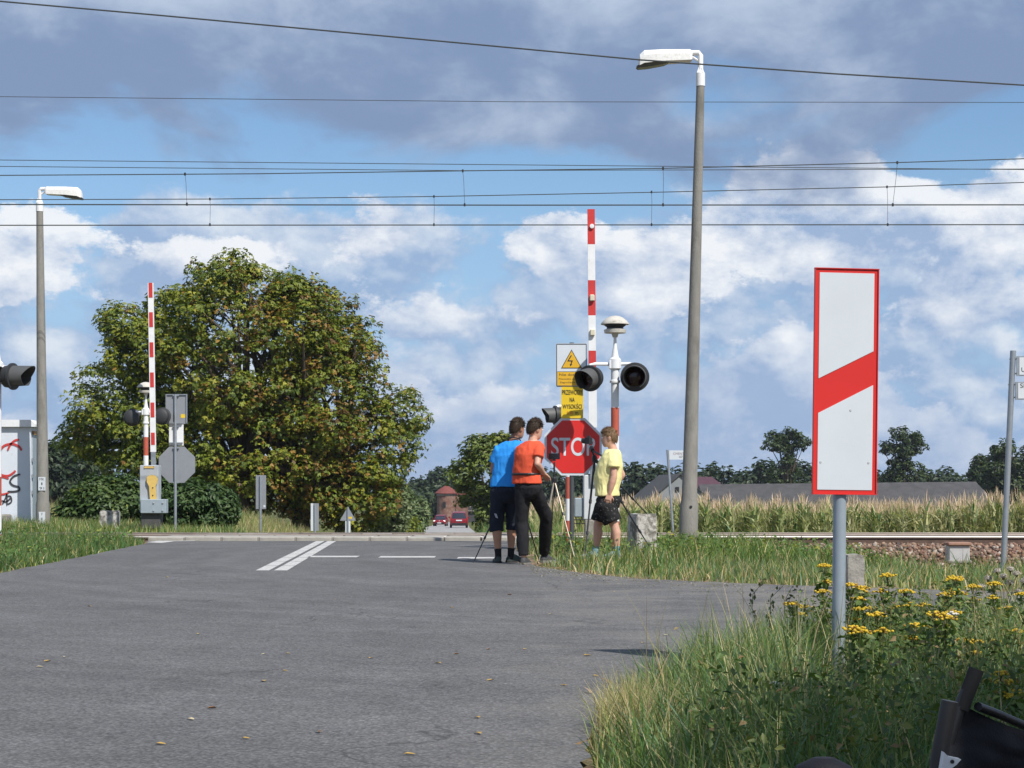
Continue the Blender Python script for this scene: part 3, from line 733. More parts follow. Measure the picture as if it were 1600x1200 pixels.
# --- near right verge (tall mixed grass), far right verge, left verge
def near_verge():
    parts = []
    cond = lambda x, y: (x > .15) & (y < 12.6)
    parts.append(patch(60000, .1, 4.6, 4.2, 12.3, (.12, .30), .0085, [GREEN, LUSH, DARKG, STRAW, PALE, BLUEG], [4, 4, 2, .8, 2.2, 3], .5, 3, .06, .5, 1.3, cond, seed=3))
    parts.append(patch(26000, .2, 3.6, 4.6, 10.2, (.24, .46), .0065, [GREEN, PALE, STRAW, BLUEG, LUSH], [3.5, 2, 1.2, 3, 3], .55, 4, .1, .5, 1.1, cond, seed=4))
    # straw tussock beside the asphalt
    cx, cy = WX(985, 6.4), 6.4
    n = 1300; r = np.abs(RNG.normal(0, .15, n)); a = RNG.uniform(0, 6.28, n)
    x = cx + r * np.cos(a) * .8; y = cy + r * np.sin(a) * 2.0; ok = ~in_poly(x, y); x, y = x[ok], y[ok]
    parts.append(blades(x, y, RNG.uniform(.14, .27, len(x)), RNG.uniform(.003, .006, len(x)), palette(len(x), [STRAW, (.42, .36, .2), PALE], [4, 2, 2]), .5, 3))
    # broad-leaved ground weeds
    n = 52000; x = RNG.uniform(.5, 4.4, n); y = RNG.uniform(4.2, 11.6, n); ok = ((x / y > .135 + .05 * vnoise(y * 2, x * 2, 8)) | (y < 5.5)) & ~((np.abs(x - .1825 * y) < .16) & (y > 5.9) & (y < 8.33)) & (~in_poly(x, y)) & (np.abs(x) < .3 * y + .8) & (edge_dist(x, y) > .25); x, y = x[ok], y[ok]
    hh = vnoise(x * 2.2, y * 2.2, 21); keep = hh > .32; x, y, hh = x[keep], y[keep], hh[keep]
    z = ground_z(x, y) + RNG.uniform(.04, .34, len(x)) * (.5 + hh)
    nn = RNG.normal(size=(len(x), 3)) * .5 + np.array([0, -.2, .8]); nn /= np.linalg.norm(nn, axis=1, keepdims=True)
    parts.append(leaves(np.stack([x, y, z], 1), nn, RNG.uniform(.012, .036, len(x)), palette(len(x), [(.085, .14, .035), (.13, .17, .045), (.06, .10, .028), (.19, .20, .06), (.24, .17, .08)], [3, 3, 2.5, 1.8, 1.0])))
    V, F, C = merge(parts)
    tag(link('verge_grass', npmesh('verge_grass', V, F, C, grass_m)), 'tall mixed green and straw grass of the near right verge', 'grass', kind='stuff')
    # thin dry seed stems
    mb = []
    n = 420; x = RNG.uniform(.35, 3.6, n); y = RNG.uniform(5.2, 11.4, n); ok = (~in_poly(x, y)) & (np.abs(x) < .3 * y + .5) & (edge_dist(x, y) > .1); x, y = x[ok], y[ok]
    mb.append(blades(x, y, RNG.uniform(.35, .62, len(x)), np.full(len(x), .005), palette(len(x), [STRAW, DRYP, (.3, .25, .12)], [2, 1, 1]), .3, 4))
    V, F, C = merge(mb); tag(link('dry_stems', npmesh('dry_stems', V, F, C, grass_m)), 'thin dry stems standing in the near right verge', 'grass', kind='stuff')
near_verge()
def far_verge():
    parts = []
    c1 = lambda x, y: (x > -.2) & (y > 15) & (y < 29.4) & ~((x > 3.9 + 2 * vnoise(y * .8, x * .8, 3)) & (y > 22.6)) & ~((y > 27.2) & (x > 3.3)) 
    parts.append(patch(52000, -.1, 10.5, 15.2, 29.4, (.08, .20), .013, [GREEN, PALE, STRAW, BLUEG, LUSH], [3, 3, 2.4, 3, 1.5], .5, 2, .28, .6, .7, c1, density=.22, seed=7))
    parts.append(patch(14000, -.1, 9.8, 18.5, 29.8, (.16, .36), .016, [GREEN, LUSH, (.14, .19, .03), STRAW, DARKG], [3, 3, 2, 1, 2], .45, 3, .4, .6, .8, c1, density=.46, seed=8))
    n = 9000; x = RNG.uniform(.2, 5.0, n); y = RNG.uniform(22.2, 29.9, n); hh = vnoise(x * 1.4, y * 1.4, 33); ok = (hh > .42) & ~in_poly(x, y) & (edge_dist(x, y) > .3); x, y, hh = x[ok], y[ok], hh[ok]
    z = ground_z(x, y) + RNG.uniform(.03, .42, len(x)) * hh * np.where(y > 25.5, .5, 1.0); hh2 = ~((x > 3.4) & (y > 26)); x, y, z = x[hh2], y[hh2], z[hh2]
    nn = RNG.normal(size=(len(x), 3)) * .5 + np.array([0, -.3, .7]); nn /= np.linalg.norm(nn, axis=1, keepdims=True)
    parts.append(leaves(np.stack([x, y, z], 1), nn, RNG.uniform(.03, .085, len(x)), palette(len(x), [(.10, .17, .04), (.16, .22, .05), (.07, .12, .03), (.33, .31, .05)], [3, 3, 2, .8])))
    V, F, C = merge(parts); tag(link('trackside_grass', npmesh('trackside_grass', V, F, C, grass_m)), 'short green and straw grass between side road and railway', 'grass', kind='stuff')
    parts = [patch(46000, -11, -5.2, 16.5, 30.8, (.12, .30), .014, [(.075, .155, .045), (.10, .16, .04), (.055, .115, .04), (.22, .24, .09), (.30, .29, .06), STRAW], [4, 3, 3, 1.2, .8, .5], .5, 3, .12, .5, .8, lambda x, y: x < -5, seed=11)]
    n = 5000; x = RNG.uniform(-10, -5.5, n); y = RNG.uniform(19, 30.5, n); hh = vnoise(x, y, 41); ok = (hh > .5) & ~in_poly(x, y) & (edge_dist(x, y) > .25); x, y, hh = x[ok], y[ok], hh[ok]
    nn = RNG.normal(size=(len(x), 3)) * .5 + np.array([0, -.3, .7]); nn /= np.linalg.norm(nn, axis=1, keepdims=True)
    parts.append(leaves(np.stack([x, y, ground_z(x, y) + RNG.uniform(.1, .4, len(x)) * hh], 1), nn, RNG.uniform(.04, .09, len(x)), palette(len(x), [(.10, .18, .045), (.22, .26, .05), (.07, .13, .03)], [3, 1, 2])))
    V, F, C = merge(parts); tag(link('left_verge_grass', npmesh('left_verge_grass', V, F, C, grass_m)), 'lush green grass of the left road verge', 'grass', kind='stuff')
    # beyond the tracks, left
    parts = [patch(30000, -16.5, -6.3, 38.7, 52, (.12, .34), .02, [LUSH, GREEN, PALE, STRAW, (.2, .2, .04)], [3, 3, 2, 1.2, .8], .4, 2, 0, .5, .6, seed=13)]
    parts.append(patch(30000, -24, -5.5, 50, 82, (.3, .75), .028, [PALE, (.24, .24, .09), STRAW, GREEN, DRYP], [3, 3, 2, 2.2, 1], .4, 2, 0, .5, .5, lambda x, y: x < rcen(y) - 2.7, seed=14))
    parts.append(patch(9000, -6, 3, 39.5, 56, (.15, .5), .022, [GREEN, PALE, LUSH, STRAW], [3, 2, 2, 1], .4, 2, 0, .5, .5, lambda x, y: (x > rcen(y) + 3.3) & (y > 39.6), seed=15))
    parts.append(patch(16000, -9, 12, 56, 170, (.4, 1.1), .06, [GREEN, PALE, LUSH, (.2, .22, .08)], [3, 2, 2, 1], .4, 2, 0, .5, .15, lambda x, y: (x > rcen(y) + 2.6) & (x < rcen(y) + 2.6 + 5 + .02 * y), seed=16))
    V, F, C = merge(parts); tag(link('field_grass', npmesh('field_grass', V, F, C, grass_m)), 'rough grass and weeds beyond the railway beside the far road', 'grass', kind='stuff')
    # litter of dead stalks along the asphalt edges
    n = 9000; x = RNG.uniform(-.2, 6.5, n); y = RNG.uniform(3.8, 22.5, n); ed = edge_dist(x, y); ip = in_poly(x, y)
    ok = ((~ip & (ed < .32)) | (ip & (ed < .12) & (RNG.uniform(size=n) < .35))) & (np.abs(x) < .3 * y + .5); x, y = x[ok], y[ok]
    z = np.where(in_poly(x, y), .004, ground_z(x, y) + .012)
    V, F, C = blades(x, y, RNG.uniform(.03, .11, len(x)), RNG.uniform(.008, .022, len(x)), palette(len(x), [DRYP, BROWN, (.3, .19, .1), STRAW], [3, 3, 3, 1]), seg=2, z=z, lay=.96)
    tag(link('dead_leaf_litter', npmesh('dead_leaf_litter', V, F, C, grass_m)), 'brown dead stalks and leaf litter along the asphalt edge', 'litter', kind='stuff')
    n = 2600; x = np.abs(RNG.normal(0, 1.0, n)) * 1.6 + .2; y = 19.9 - x * 1.9 + RNG.normal(0, .9, n) ; ok = in_poly(x, y) & (edge_dist(x, y) < 2.2) & (RNG.uniform(size=n) < .5); x, y = x[ok], y[ok]
    nn = RNG.normal(size=(len(x), 3)) * .2 + np.array([0, 0, 1]); nn /= np.linalg.norm(nn, axis=1, keepdims=True)
    V, F, C = leaves(np.stack([x, y, np.full(len(x), .008)], 1), nn, RNG.uniform(.012, .03, len(x)), palette(len(x), [(.3, .28, .25), (.4, .37, .33), (.22, .19, .16)], [2, 1, 2]))
    tag(link('loose_gravel', npmesh('loose_gravel', V, F, C, grass_m)), 'pale loose grit scattered over the side road mouth', 'gravel', kind='stuff')
far_verge()

# --- corn field
def corn_field():
    parts = []
    def plants(n, y0, y1, leafn, stalk_w, hh):
        y = RNG.uniform(y0, y1, n); x = (y * .30 + 2) * RNG.uniform(0.0, 1, n) + .9
        x = np.round(x / .75) * .75 + RNG.normal(0, .06, n)
        gz = ground_z(x, y); h = hh * RNG.uniform(.86, 1.07, n) * (.9 + .2 * vnoise(x * .25, y * .25, 51))
        gr = vnoise(x * .22, y * .12, 52) * .45 + RNG.uniform(0, .40, n)
        green = np.array([.21, .28, .09]); dry = np.array([.58, .49, .29]); tas = np.array([.68, .50, .38])
        base = dry[None] * gr[:, None] + green[None] * (1 - gr[:, None])
        parts.append(blades(x, y, h, np.full(n, stalk_w), base * .8, .05, 2, z=gz))
        for k in range(leafn):
            t = (k + .5) / leafn * .72 + .18 + RNG.uniform(-.04, .04, n)
            c = base * RNG.uniform(.75, 1.3, (n, 1)); dk = RNG.uniform(size=n) < .2; c[dk] = np.array([.08, .16, .05]) * RNG.uniform(.8, 1.3, (dk.sum(), 1))
            parts.append(blades(x, y, RNG.uniform(.35, .7, n), RNG.uniform(.045, .085, n) * (1.0 + (stalk_w > .05) * .8), c, .75, 3, z=gz + h * t * .86))
        for k in range(2 if leafn > 4 else 1):
            parts.append(blades(x + RNG.normal(0, .03, n), y, RNG.uniform(.22, .42, n), np.full(n, .03 if leafn > 4 else .07), np.repeat(tas[None], n, 0) * RNG.uniform(.75, 1.2, (n, 1)), .3, 2, z=gz + h * .9))
    plants(3200, 55, 66, 9, .03, 1.78)
    plants(4000, 66, 90, 6, .04, 1.75)
    plants(6500, 90, 170, 4, .06, 1.75)
    V, F, C = merge(parts); tag(link('corn_field', npmesh('corn_field', V, F, C, grass_m)), 'ripening corn with pinkish tassels behind the railway', 'corn', kind='stuff')
corn_field()

# --- trees
def tree(name, label, base, ells, nclump, per, crad, lsize, cols, wts, cat='tree', group=None, shape='diamond', tr=.25, fork=2.0, nl=14, seed=0, top=None, starts=None, **kw):
    e = empty(name, base, label, cat, group)
    (V, F, C), cc = crown(ells, nclump, per, crad, lsize, cols, wts, shape, seed=seed, **kw)
    link('crown', npmesh('crown', V, F, C, foliage_m), e)
    big = max(ells, key=lambda q: q[3] * q[5]); top = top or (big[0], big[1], big[2] + big[5] * .7)
    for k, st in enumerate(starts or [(0, 0, 0)]):
        link('trunk', trunk_mesh(tr, fork, [tuple(c) for c in cc], top if k == 0 else (st[0], st[1], big[2]), nl, seed + k, start=st), e)
    return e
def chestnut():
    d = 84.0; s = FPX / d; bx, by = 470, 815
    base = Vector((WX(bx, d), d, float(ground_z(WX(bx, d), d))))
    def E(px, py, rx, ry, dd=0, k=1.0):
        rx, ry = rx - 24, ry - 24
        return (WX(px, d) - base.x, dd, WZ(py, d) - base.z, rx / s, k * (rx + ry) / 2 / s, ry / s)
    ells = [E(375, 560, 175, 165), E(500, 640, 125, 135, -.3), E(200, 640, 82, 90, -.2), E(243, 536, 88, 82), E(360, 452, 82, 58), E(425, 478, 84, 62), E(390, 700, 200, 98, -.6), E(575, 690, 76, 96, -.5), E(560, 770, 66, 62, -.8), E(500, 775, 60, 50, -.9), E(142, 672, 50, 48), E(612, 650, 52, 56), E(505, 540, 72, 66), E(455, 530, 120, 112), E(122, 658, 38, 40)]
    cols = [(.135, .175, .014), (.195, .215, .02), (.07, .105, .012), (.29, .28, .032), (.215, .12, .022), (.27, .155, .028), (.12, .07, .018)]
    def tint(p):
        px = p[0] * s + bx; pz = 815 - p[2] * s
        r = math.exp(-((px - 480) / 130) ** 2) * (.35 + .65 * (pz > 420)) + .25 * (pz > 690)
        r = r * (.3 + 1.4 * random.random())
        return np.array([1, 1.1, .9, .8, 1.25 * r + .06, 1.2 * r + .06, .9 * r + .05])
    ells = lobes(ells, 150, .65, 1.3, .12, 4, .90)
    e = tree('chestnut_tree', 'huge round chestnut tree with rust-brown and green leaves left of the far road', base, ells, 3900, 20, .46, .27, cols, [3, 3, 3, 1.2, 1, 1, 1],
             shape='tri', tr=.42, fork=2.2, nl=44, seed=3, inner=.32, squash=.7, droop=.45, clump_tint=tint, minz=-.1, starts=[(0, 0, 0), (WX(385, d) - base.x, -.8, .0), (WX(540, d) - base.x, -.6, -.2)])
    return e
chestnut()
def simple_tree(name, label, px, basey, d, ells_px, nclump, per, crad, lsize, cols, wts, group=None, cat='tree', z=None, **kw):
    s = FPX / d; x = WX(px, d); gz = float(ground_z(x, d)) if z is None else z; base = Vector((x, d, gz))
    ells = [((a - px) / s, 0, WZ(b, d) - gz, rx / s, (rx + ry) / 2 / s, ry / s) for a, b, rx, ry in ells_px]
    lb = kw.pop('lob', None)
    if lb: ells = lobes(ells, lb[0], lb[1], lb[2], .12, kw.get('seed', 0), lb[3] if len(lb) > 3 else .8)
    return tree(name, label, base, ells, nclump, per, crad, lsize, cols, wts, cat, group, **kw)
DG = [(.05, .075, .022), (.035, .058, .02), (.065, .095, .026), (.028, .045, .018)]
simple_tree('roadside_tree', 'dense green tree right of the far road behind the boy in blue', 768, 830, 118, [(767, 735, 54, 58), (748, 705, 34, 30), (742, 752, 28, 34), (778, 700, 30, 28), (778, 795, 34, 36)], 420, 22, .42, .34,
            [(.15, .19, .035), (.11, .15, .03), (.075, .105, .024), (.22, .23, .05)], [3, 3, 3, 1], tr=.2, fork=1.6, seed=5, lob=(34, .4, .8, .82))
simple_tree('willow_bush', 'pale silvery willow bush at the foot of the chestnut tree', 612, 830, 86, [(612, 790, 26, 45), (606, 765, 16, 22), (596, 812, 22, 20)], 190, 26, .35, .2, [(.15, .19, .085), (.12, .16, .07), (.19, .22, .11)], [2, 2, 1], 'bushes along the far road', 'bush', tr=.07, fork=.6, seed=6)
simple_tree('willow_bush', 'pale green willow bush beside the oncoming car', 655, 830, 140, [(648, 806, 18, 24), (636, 800, 16, 30), (658, 795, 10, 16)], 190, 24, .5, .3, [(.14, .19, .08), (.11, .16, .065), (.17, .21, .09)], [2, 2, 1], 'bushes along the far road', 'bush', tr=.08, fork=.6, seed=7)
simple_tree('yellow_bush', 'low bright yellow-green weed bush below the chestnut tree', 633, 836, 98, [(633, 822, 24, 14), (612, 826, 18, 10)], 90, 24, .3, .2, [(.24, .25, .03), (.17, .21, .035), (.11, .16, .03)], [2, 2, 1], 'bushes along the far road', 'bush', tr=.04, fork=.3, seed=8)
simple_tree('dogwood_bush', 'broad dark green bush left of the far barrier', 165, 822, 49, [(165, 790, 62, 36), (130, 802, 40, 24), (195, 778, 32, 32), (150, 768, 24, 20)], 420, 24, .24, .16, [(.06, .105, .028), (.045, .08, .024), (.085, .13, .035), (.17, .2, .03)], [3, 3, 2, .35], 'bushes behind the far barrier', 'bush', tr=.05, fork=.4, seed=9)
simple_tree('dogwood_bush', 'broad dark green bush behind the grey octagonal sign back', 305, 822, 50, [(300, 790, 66, 36), (262, 785, 34, 34), (335, 798, 34, 26)], 400, 24, .24, .16, [(.05, .095, .028), (.04, .075, .022), (.075, .12, .034)], [3, 3, 2], 'bushes behind the far barrier', 'bush', tr=.05, fork=.4, seed=10)
# distant trees
FB = [(.040, .062, .028), (.030, .050, .026), (.052, .075, .030)]
for i, (px, ry_, rx_, d, lab) in enumerate(((88, 700, 26, 190, 'dark distant tree just right of the left concrete lamp post'), (112, 725, 26, 190, 'low dark distant tree left of the chestnut crown'), (140, 700, 32, 215, 'dark distant tree behind the left edge of the chestnut'), (60, 720, 26, 200, 'dark distant tree behind the left concrete lamp post'), (20, 715, 34, 205, 'dark distant tree behind the graffitied cabinet'))):
    simple_tree('distant_tree', lab, px, 800, d, [(px, 745, rx_, 50), (px - 6, ry_ + 18, rx_ * .6, 22), (px + 8, 785, rx_ * 1.1, 30)], 150, 22, 1.0, .75, FB, [2, 2, 1], 'distant trees on the left', tr=.25, fork=3, nl=8, seed=20 + i)
for i, (px, ty, rx_, d, lab) in enumerate(((650, 752, 24, 330, 'distant dark tree left of the brick tower'), (682, 735, 28, 340, 'tall distant dark tree behind the brick tower'), (712, 750, 24, 330, 'distant dark tree right of the brick tower roof'))):
    simple_tree('distant_tree', lab, px, 800, d, [(px, (ty + 815) / 2 + 5, rx_, (815 - ty) / 2 - 5), (px + 5, ty + 14, rx_ * .5, 14)], 130, 22, 1.6, 1.2, FB, [2, 2, 1], 'distant trees behind the tower', tr=.3, fork=4, nl=8, seed=30 + i)
# lone trees over the corn, right
simple_tree('lone_tree', 'lone lollipop-shaped tree on the horizon left of the countdown board', 1228, 760, 262, [(1228, 690, 26, 20), (1210, 694, 13, 11), (1245, 690, 14, 11), (1232, 678, 14, 10), (1230, 722, 9, 18), (1226, 744, 22, 16)], 240, 14, .6, .55, DG, [2, 2, 2, 1], 'lone trees on the horizon', tr=.35, fork=5, seed=40, lob=(26, .5, 1.0, .7))
simple_tree('lone_tree', 'lone ragged tree on the horizon right of the countdown board', 1408, 760, 262, [(1405, 692, 22, 22), (1428, 688, 14, 18), (1392, 700, 14, 12), (1412, 674, 10, 9), (1408, 722, 18, 16), (1425, 735, 26, 20), (1398, 742, 18, 16)], 300, 14, .6, .55, DG, [2, 2, 2, 1], 'lone trees on the horizon', tr=.35, fork=5, seed=41, lob=(34, .5, 1.0, .7))
simple_tree('lone_tree', 'broad dark tree behind the street-name pole at the right edge', 1580, 770, 240, [(1582, 715, 34, 30), (1560, 735, 26, 26), (1600, 740, 30, 34), (1572, 752, 30, 20)], 300, 16, .7, .6, DG, [2, 2, 2, 1], 'lone trees on the horizon', tr=.4, fork=4, seed=42, lob=(36, .6, 1.2, .8))
simple_tree('lone_tree', 'small dark tree left of the broad tree at the right edge', 1535, 770, 250, [(1535, 742, 16, 22), (1532, 725, 8, 12), (1545, 755, 18, 14)], 130, 20, .8, .6, DG, [2, 2, 2, 1], 'lone trees on the horizon', tr=.25, fork=3, seed=43)
def far_wood():
    # dark wood along the horizon, one mass
    ells = []
    rr = random.Random(9)
    x = 800
    d = 300.0; s = FPX / d
    while x < 1640:
        tops = np.interp(x, [800, 950, 1020, 1060, 1130, 1220, 1290, 1340, 1450, 1480, 1510, 1620], [742, 733, 726, 728, 732, 722, 730, 735, 742, 733, 742, 738])
        t = tops + rr.uniform(-5, 7); w = rr.uniform(10, 20)
        ells.append((WX(x, d), d + rr.uniform(-8, 8), (WZ(t, d) + WZ(800, d)) / 2, w / s, w / s, (WZ(t, d) - WZ(800, d)) / 2)); x += w * .9
    ells2 = []
    d2 = 900.0
    for px in range(-40, 1660, 22):
        ells2.append((WX(px, d2), d2, WZ(768, d2), 14 * d2 / FPX, 10, rr.uniform(9, 22) * d2 / FPX))
    (V, F, C), _ = crown(ells, 1500, 14, 1.5, 1.1, FB + [(.03, .048, .02)], [2, 2, 1, 2], inner=.1)
    (V2, F2, C2), _ = crown(ells2, 1100, 10, 3.6, 3.2, FB, [2, 2, 1], inner=.1)
    V, F, C = merge([(V, F, C), (V2, F2, C2)])
    tag(link('distant_wood', npmesh('distant_wood', V, F, C, foliage_m)), 'dark band of distant woodland along the horizon', 'woodland', kind='stuff')
far_wood()
# tree behind the photographer whose shade falls on the near verge
tree('shade_tree', 'leafy roadside tree right behind the viewpoint that shades the near verge', (6.35, .35, 0), [(0, 0, 5.2, 2.9, 2.6, 2.2), (-.9, 1.0, 4.2, 1.7, 1.6, 1.3), (1.2, -.6, 4.3, 1.8, 1.6, 1.3)], 330, 26, .5, .3, [(.09, .14, .03), (.07, .11, .025)], [1, 1], tr=.16, fork=2.2, seed=50)

# --- tansy and other flowering plants of the near verge
tansy_leaf = leafmat('tansy_leaf', .25, .55)
def tansy_variant(seed, h, nst):
    rr = np.random.default_rng(seed); fol = []; heads = []
    for s_ in range(nst):
        a = rr.uniform(0, 6.28); lean = rr.uniform(.05, .32); hh = h * rr.uniform(.75, 1.05)
        tip = np.array([math.cos(a) * lean * hh, math.sin(a) * lean * hh, hh]); b0 = np.array([math.cos(a) * .02, math.sin(a) * .02, -.03])
        mb = MB(); mid = (b0 + tip) / 2 + np.array([0, 0, .05 * hh])
        mb.tube([b0, mid, tip], [.004, .003, .002], 4)
        V = np.array(mb.v); F = []
        for f in mb.f:
            for k in range(1, len(f) - 1): F.append((f[0], f[k], f[k + 1]))
        fol.append((V, np.array(F), np.tile(np.array([[.13, .12, .045]]), (len(V), 1))))
        n = 70; t = rr.uniform(.06, .95, n); an = rr.uniform(0, 6.28, n); rad = rr.uniform(.01, .085, n) * (1.15 - t * .6)
        P = b0[None] * (1 - t[:, None]) ** 2 + 2 * mid[None] * (t * (1 - t))[:, None] + tip[None] * (t ** 2)[:, None] + np.stack([np.cos(an) * rad, np.sin(an) * rad, rad * .35], 1)
        nn = rr.normal(size=(n, 3)) * .45 + np.array([0, 0, .9]); nn /= np.linalg.norm(nn, axis=1, keepdims=True)
        c = np.array([(.08, .14, .035), (.11, .17, .045), (.14, .19, .06)])[rr.integers(0, 3, n)]
        fol.append(leaves(P, nn, rr.uniform(.025, .06, n), c))
        # flat-topped cluster of button flowers
        hb = MB(); nb = rr.integers(24, 38)
        for k in range(nb):
            r_ = rr.uniform(0, .048) ; a2 = rr.uniform(0, 6.28); z_ = rr.uniform(-.006, .008) - r_ * .12
            hb.lathe([(.002, -.004), (.0062, -.001), (.0066, .003), (.003, .006)], (r_ * math.cos(a2) * 1.0, r_ * math.sin(a2), z_), 6, mi=0 if rr.uniform() < .78 else 1)
            if k % 3 == 0: hb.tube([(0, 0, -.06), (r_ * math.cos(a2), r_ * math.sin(a2), z_)], .0014, 3, mi=2)
        heads.append((hb.mesh('flower_head', [mat('tansy_yellow', (.56, .38, .02), .8), mat('tansy_faded', (.30, .16, .02), .85), mat('tansy_stalk', (.09, .11, .03), .8)]), tuple(tip + np.array([0, 0, .012]))))
    V, F, C = merge(fol)
    return npmesh('foliage', V, F, C, tansy_leaf), heads
tv = [tansy_variant(100 + i, h, n) for i, (h, n) in enumerate(((.52, 2), (.46, 1), (.50, 3), (.42, 2)))]
def place_plant(d, px): x = WX(px, d); return x, float(ground_z(x, d))
heads_px = [(1291, 908), (1287, 924), (1330, 914), (1346, 922), (1377, 923), (1415, 924), (1490, 902), (1497, 926), (1552, 933), (1575, 950), (1359, 950), (1398, 951), (1424, 944), (1443, 945), (1456, 976), (1477, 964), (1482, 979), (1259, 948), (1238, 943), (1345, 986), (1380, 984), (1471, 1006), (1507, 1005), (1553, 1004), (1592, 1019), (1566, 1052), (1548, 1086), (1595, 1086), (1520, 935), (1596, 928)]
where = lambda x, y: ('beside the countdown post' if abs(x - 1311) < 60 else 'at the right picture edge' if x > 1540 else 'between the countdown post and the right edge') 
rt = random.Random(77)
for k, (px, py) in enumerate(heads_px):
    d = rt.uniform(8.5, 9.3) if py < 960 else rt.uniform(6.7, 7.5) if py < 1030 else rt.uniform(5.4, 5.9)
    fo, hd = tv[k % 4]; tip = hd[0][1]; x = WX(px, d); gz = float(ground_z(x, d)); sc = min(max((WZ(py, d) - gz) / tip[2], .55), 1.15)
    a_ = rt.uniform(0, 6.28); tx, ty = (tip[0] * math.cos(a_) - tip[1] * math.sin(a_)) * sc, (tip[0] * math.sin(a_) + tip[1] * math.cos(a_)) * sc
    size = 'tall' if sc > .8 else 'low' if sc < .6 else 'medium-high'
    e = empty('tansy_plant', (x - tx, d - ty, gz), f'{size} tansy with flat yellow flower heads {where(px, py)}', 'wildflower', f'{size} tansy plants {where(px, py)}', a_)
    e.scale = (sc, sc, sc)
    link('foliage', fo, e)
    for me, loc in hd: h_ = link('flower_head', me, e, loc); h_.scale = (.92 / max(sc, .7),) * 3
# white yarrow heads low in the grass
ym = [mat('yarrow_white', (.62, .60, .55), .8), mat('yarrow_dull', (.45, .42, .36), .85), mat('tansy_stalk', (.09, .11, .03), .8)]  # duller off-white is mixed at random among the florets
for k, (px, py, lab) in enumerate(((1493, 1031, 'white yarrow head in the weeds above the folding chair'), (1292, 1108, 'white yarrow head low in the grass left of the folding chair'), (1246, 1101, 'white yarrow head low in the grass below the countdown post'), (1356, 1112, 'white yarrow head low in the weeds beside the folding chair'), (1488, 958, 'white yarrow head among the tansies'), (1212, 1068, 'white yarrow head in the grass left below the countdown post'))):
    d = 5.9 if py > 1060 else 7.0; x = WX(px, d); gz = float(ground_z(x, d)); h = max(WZ(py, d) - gz, .12)
    e = empty('yarrow_plant', (x, d, gz), lab, 'wildflower', 'white yarrow in the near verge')
    MB().tube([(0, 0, -.02), (.01, .01, h * .5), (0, 0, h)], .0025, 5).build('stem', ym[2], e)
    me = tv[k % 4][1][0][0].copy(); me.materials.clear(); [me.materials.append(m_) for m_ in ym]; o_ = link('flower_head', me, e, (0, 0, h)); o_.scale = (.62, .62, .62)
# thistle gone to seed
def thistle():
    d = 9.6; x, gz = place_plant(d, 1570)
    e = empty('thistle', (x, d, gz), 'thistle gone to white fluffy seed heads at the right edge', 'wildflower')
    fl = leafmat('thistle_fluff', .5, .9, (1, 1, 1)); mb = MB(); rr = np.random.default_rng(4)
    for px, py in ((1548, 905), (1560, 893), (1578, 890), (1590, 897), (1556, 915), (1582, 912), (1572, 902), (1595, 908), (1538, 918), (1588, 924)):
        p = np.array([WX(px, d) - x, rr.uniform(-.06, .06), WZ(py, d) - gz]); mb.tube([(0, 0, 0), (p[0] * .3, p[1] * .3, p[2] * .6), tuple(p)], [.005, .004, .002], 4)
        n = 130; dd = rr.normal(size=(n, 3)); dd[:, 2] = np.abs(dd[:, 2]) * .8 - .1; dd /= np.linalg.norm(dd, axis=1, keepdims=True)
        P = p + dd * rr.uniform(.004, .022, (n, 1)); V, F, C = leaves(P, dd, rr.uniform(.008, .017, n), np.tile([[.62, .57, .5]], (n, 1)))
        link('seed_head', npmesh('seed_head', V, F, C, fl), e)
        mb.lathe([(.003, -.018), (.008, -.01), (.007, 0)], tuple(p), 7)
    mb.build('stem', mat('thistle_stem', (.16, .13, .06), .9), e)
thistle()
def tall_weed(px, top_y, d, lab):
    x, gz = place_plant(d, px); e = empty('tall_weed', (x, d, gz), lab, 'wild plant', 'bare tall weed stalks')
    mb = MB(); rr = random.Random(px); h = WZ(top_y, d) - gz; pts = [(0, 0, -.02)]
    for k in range(1, 7): pts.append((.012 * k * rr.uniform(-.4, 1), rr.uniform(-.02, .02), h * k / 6))
    mb.tube(pts, [.0035] * 3 + [.003, .0025, .002, .001], 4); mb.build('stem', mat('weed_stem', (.09, .08, .05), .9), e)
    P = []; 
    for k in range(30):
        t = rr.uniform(.4, 1); i = int(t * 5.99); P.append(np.array(pts[i]) * (1 - (t * 6 - i)) + np.array(pts[min(i + 1, 6)]) * (t * 6 - i) + np.array([rr.gauss(0, .012), rr.gauss(0, .012), 0]))
    P = np.array(P); nn = RNG.normal(size=P.shape); nn /= np.linalg.norm(nn, axis=1, keepdims=True)
    V, F, C = leaves(P, nn, RNG.uniform(.012, .035, len(P)), palette(len(P), [(.05, .065, .025), (.09, .1, .04)], [1, 1])); tag(link('leaf_tufts', npmesh('leaf_tufts', V, F, C, tansy_leaf), e), kind='stuff')
tall_weed(1178, 905, 9.0, 'thin bare weed stalk standing alone left of the countdown post, leftmost')
tall_weed(1204, 912, 8.8, 'thin branching weed stalk left of the countdown post, middle')
tall_weed(1226, 915, 8.9, 'thin weed stalk nearest to the countdown post on its left')
